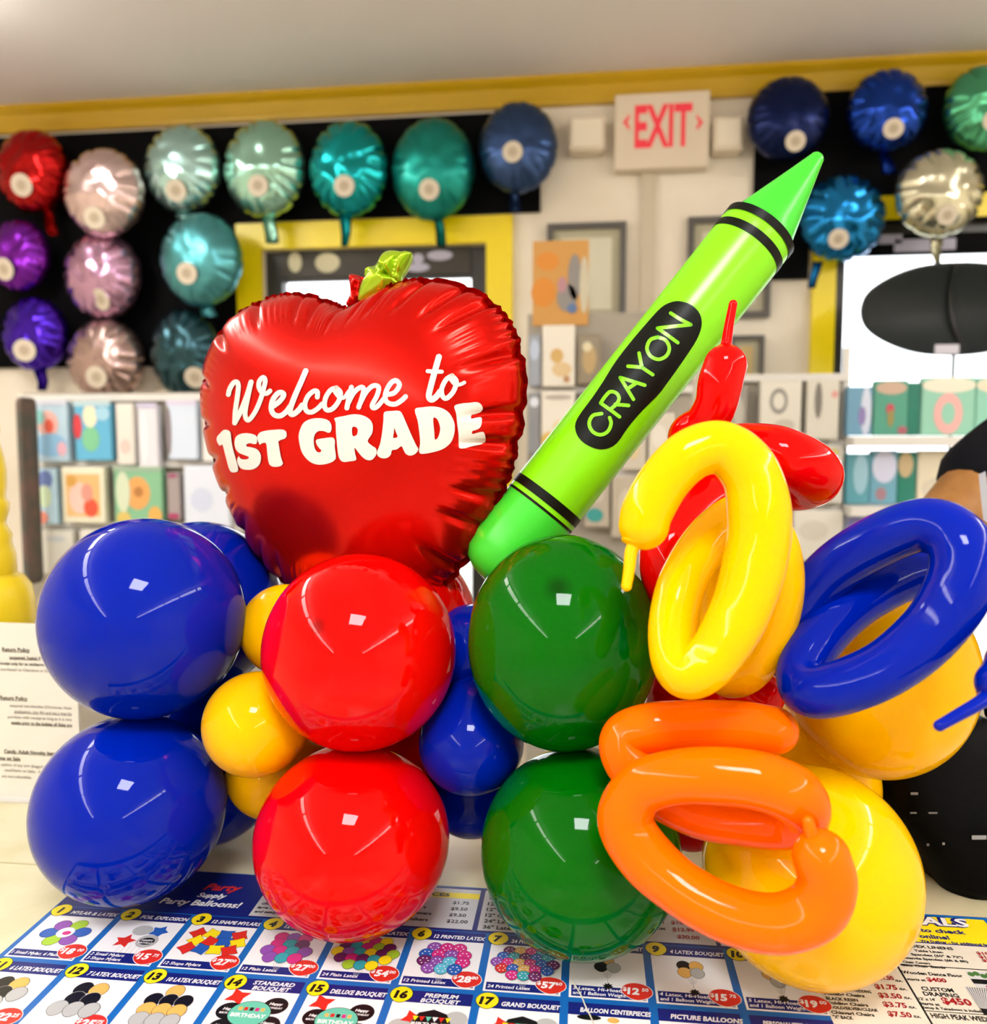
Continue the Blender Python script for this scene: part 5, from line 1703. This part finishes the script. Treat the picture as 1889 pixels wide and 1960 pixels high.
pl2 = nd(W2 + Vector((0, 0, -.075)) + FB_ * .01, (.016, .034), wr2)
for k in range(4):
    a = W2 + Vector((0, 0, -.10)) + FB_ * (.01 + (k - 1.5) * .018)
    f1 = nd(a, .0088, pl2)
    f2 = nd(a + Vector((0, 0, -.035)) - LT * .006, .0082, f1)
    f3 = nd(a + Vector((0, 0, -.058)) - LT * .018, .0072, f2)
t1 = nd(W2 + Vector((0, 0, -.045)) + FB_ * .045, .011, wr2)
t2 = nd(W2 + Vector((0, 0, -.085)) + FB_ * .062 - LT * .01, .009, t1)
for sd in (-1, 1):
    h_ = nd(at(.095 * sd, .90), .088, pel)
    k_ = nd(at(.105 * sd, .50, .02), .056, h_)
    c_ = nd(at(.105 * sd, .36, -.01), .052, k_)
    a_ = nd(at(.105 * sd, .10), .036, c_)
    nd(at(.115 * sd, .04, .13), (.036, .025), a_)
person = thing('person', 'person in a black short sleeved shirt reaching behind the blue ring balloon', 'person', at(0, 0))
skin('body', N_B, E_B, m_skin, person)
# shirt with short sleeves
nn = [(at(0, .93), .150), (at(0, 1.10), .142), (at(0, 1.30, .01), .155), (at(0, 1.43), .105), (at(0, 1.505), .070),
      (at(-.09, 1.33, .0), .120), (at(.09, 1.33, .0), .120), (at(-.08, 1.0), .115), (at(.08, 1.0), .115),
      (SH + Vector((0, 0, .002)), .080), (SH.lerp(EL, .30) + Vector((0, 0, .008)), .082), (SH.lerp(EL, .56) + Vector((0, 0, .004)), .088),
      (S2, .078), (S2.lerp(E2, .4), .072), (S2.lerp(E2, .72), .074)]
ee = [(0, 1), (1, 2), (2, 3), (3, 4), (2, 5), (2, 6), (0, 7), (0, 8), (3, 9), (9, 10), (10, 11), (3, 12), (12, 13), (13, 14)]
skin('shirt', nn, ee, m_shirt, person)
nn = [(at(0, .97), .140)]
ee = []
for sd in (-1, 1):
    i0 = len(nn)
    nn += [(at(.095 * sd, .88), .105), (at(.105 * sd, .50, .02), .078), (at(.105 * sd, .12), .068)]
    ee += [(0, i0), (i0, i0 + 1), (i0 + 1, i0 + 2)]
skin('trousers', nn, ee, m_pants, person)
for sd in (-1, 1):
    bmx = bmesh.new()
    bmesh.ops.create_uvsphere(bmx, u_segments=24, v_segments=14, radius=1)
    bmesh.ops.transform(bmx, matrix=Matrix.Translation(at(.112 * sd, .05, .07)) @ Matrix((( LT.x, FB_.x, 0), (LT.y, FB_.y, 0), (0, 0, 1))).to_4x4() @ Matrix.Diagonal((.052, .14, .052, 1)), verts=bmx.verts[:])
    obj('shoe', bmx, m_hair, person, True)
    bmx = bmesh.new()
    bmesh.ops.create_uvsphere(bmx, u_segments=16, v_segments=10, radius=.012)
    bmesh.ops.translate(bmx, vec=at(.033 * sd, 1.692, .096), verts=bmx.verts[:])
    obj('eye', bmx, mat('eye_dark', (.03, .02, .015), .15), person, True)
bmx = tube(bmesh.new(), catmull([at(-.026, 1.618, .092), at(0, 1.616, .102), at(.026, 1.618, .092)], 6), .006, 10)
obj('mouth', bmx, mat('lips', (.32, .09, .06), .4), person, True)
bmx = bmesh.new()
bmesh.ops.create_uvsphere(bmx, u_segments=32, v_segments=20, radius=1)
for v in bmx.verts:
    k = 1 + .05 * noise.noise(v.co * 4)
    v.co = v.co * k
bmesh.ops.transform(bmx, matrix=Matrix.Translation(at(0, 1.725, -.022)) @ Matrix(((LT.x, FB_.x, 0), (LT.y, FB_.y, 0), (0, 0, 1))).to_4x4() @ Matrix.Diagonal((.102, .105, .105, 1)), verts=bmx.verts[:])
obj('hair', bmx, m_hair, person, True)
# white lanyard strap hanging beside the arm
ld = 1.34
v = [P(1873, 908, ld), P(1886, 902, ld), P(1900, 1008, ld), P(1882, 995, ld)]
bmx = bmesh.new()
bmx.faces.new([bmx.verts.new(q) for q in v])
bmesh.ops.solidify(bmx, geom=bmx.faces[:], thickness=.003)
so = obj('strap', bmx, mat('white_strap', 'd3d8e4', .5), person)
so['label'] = 'white strap hanging beside the arm'
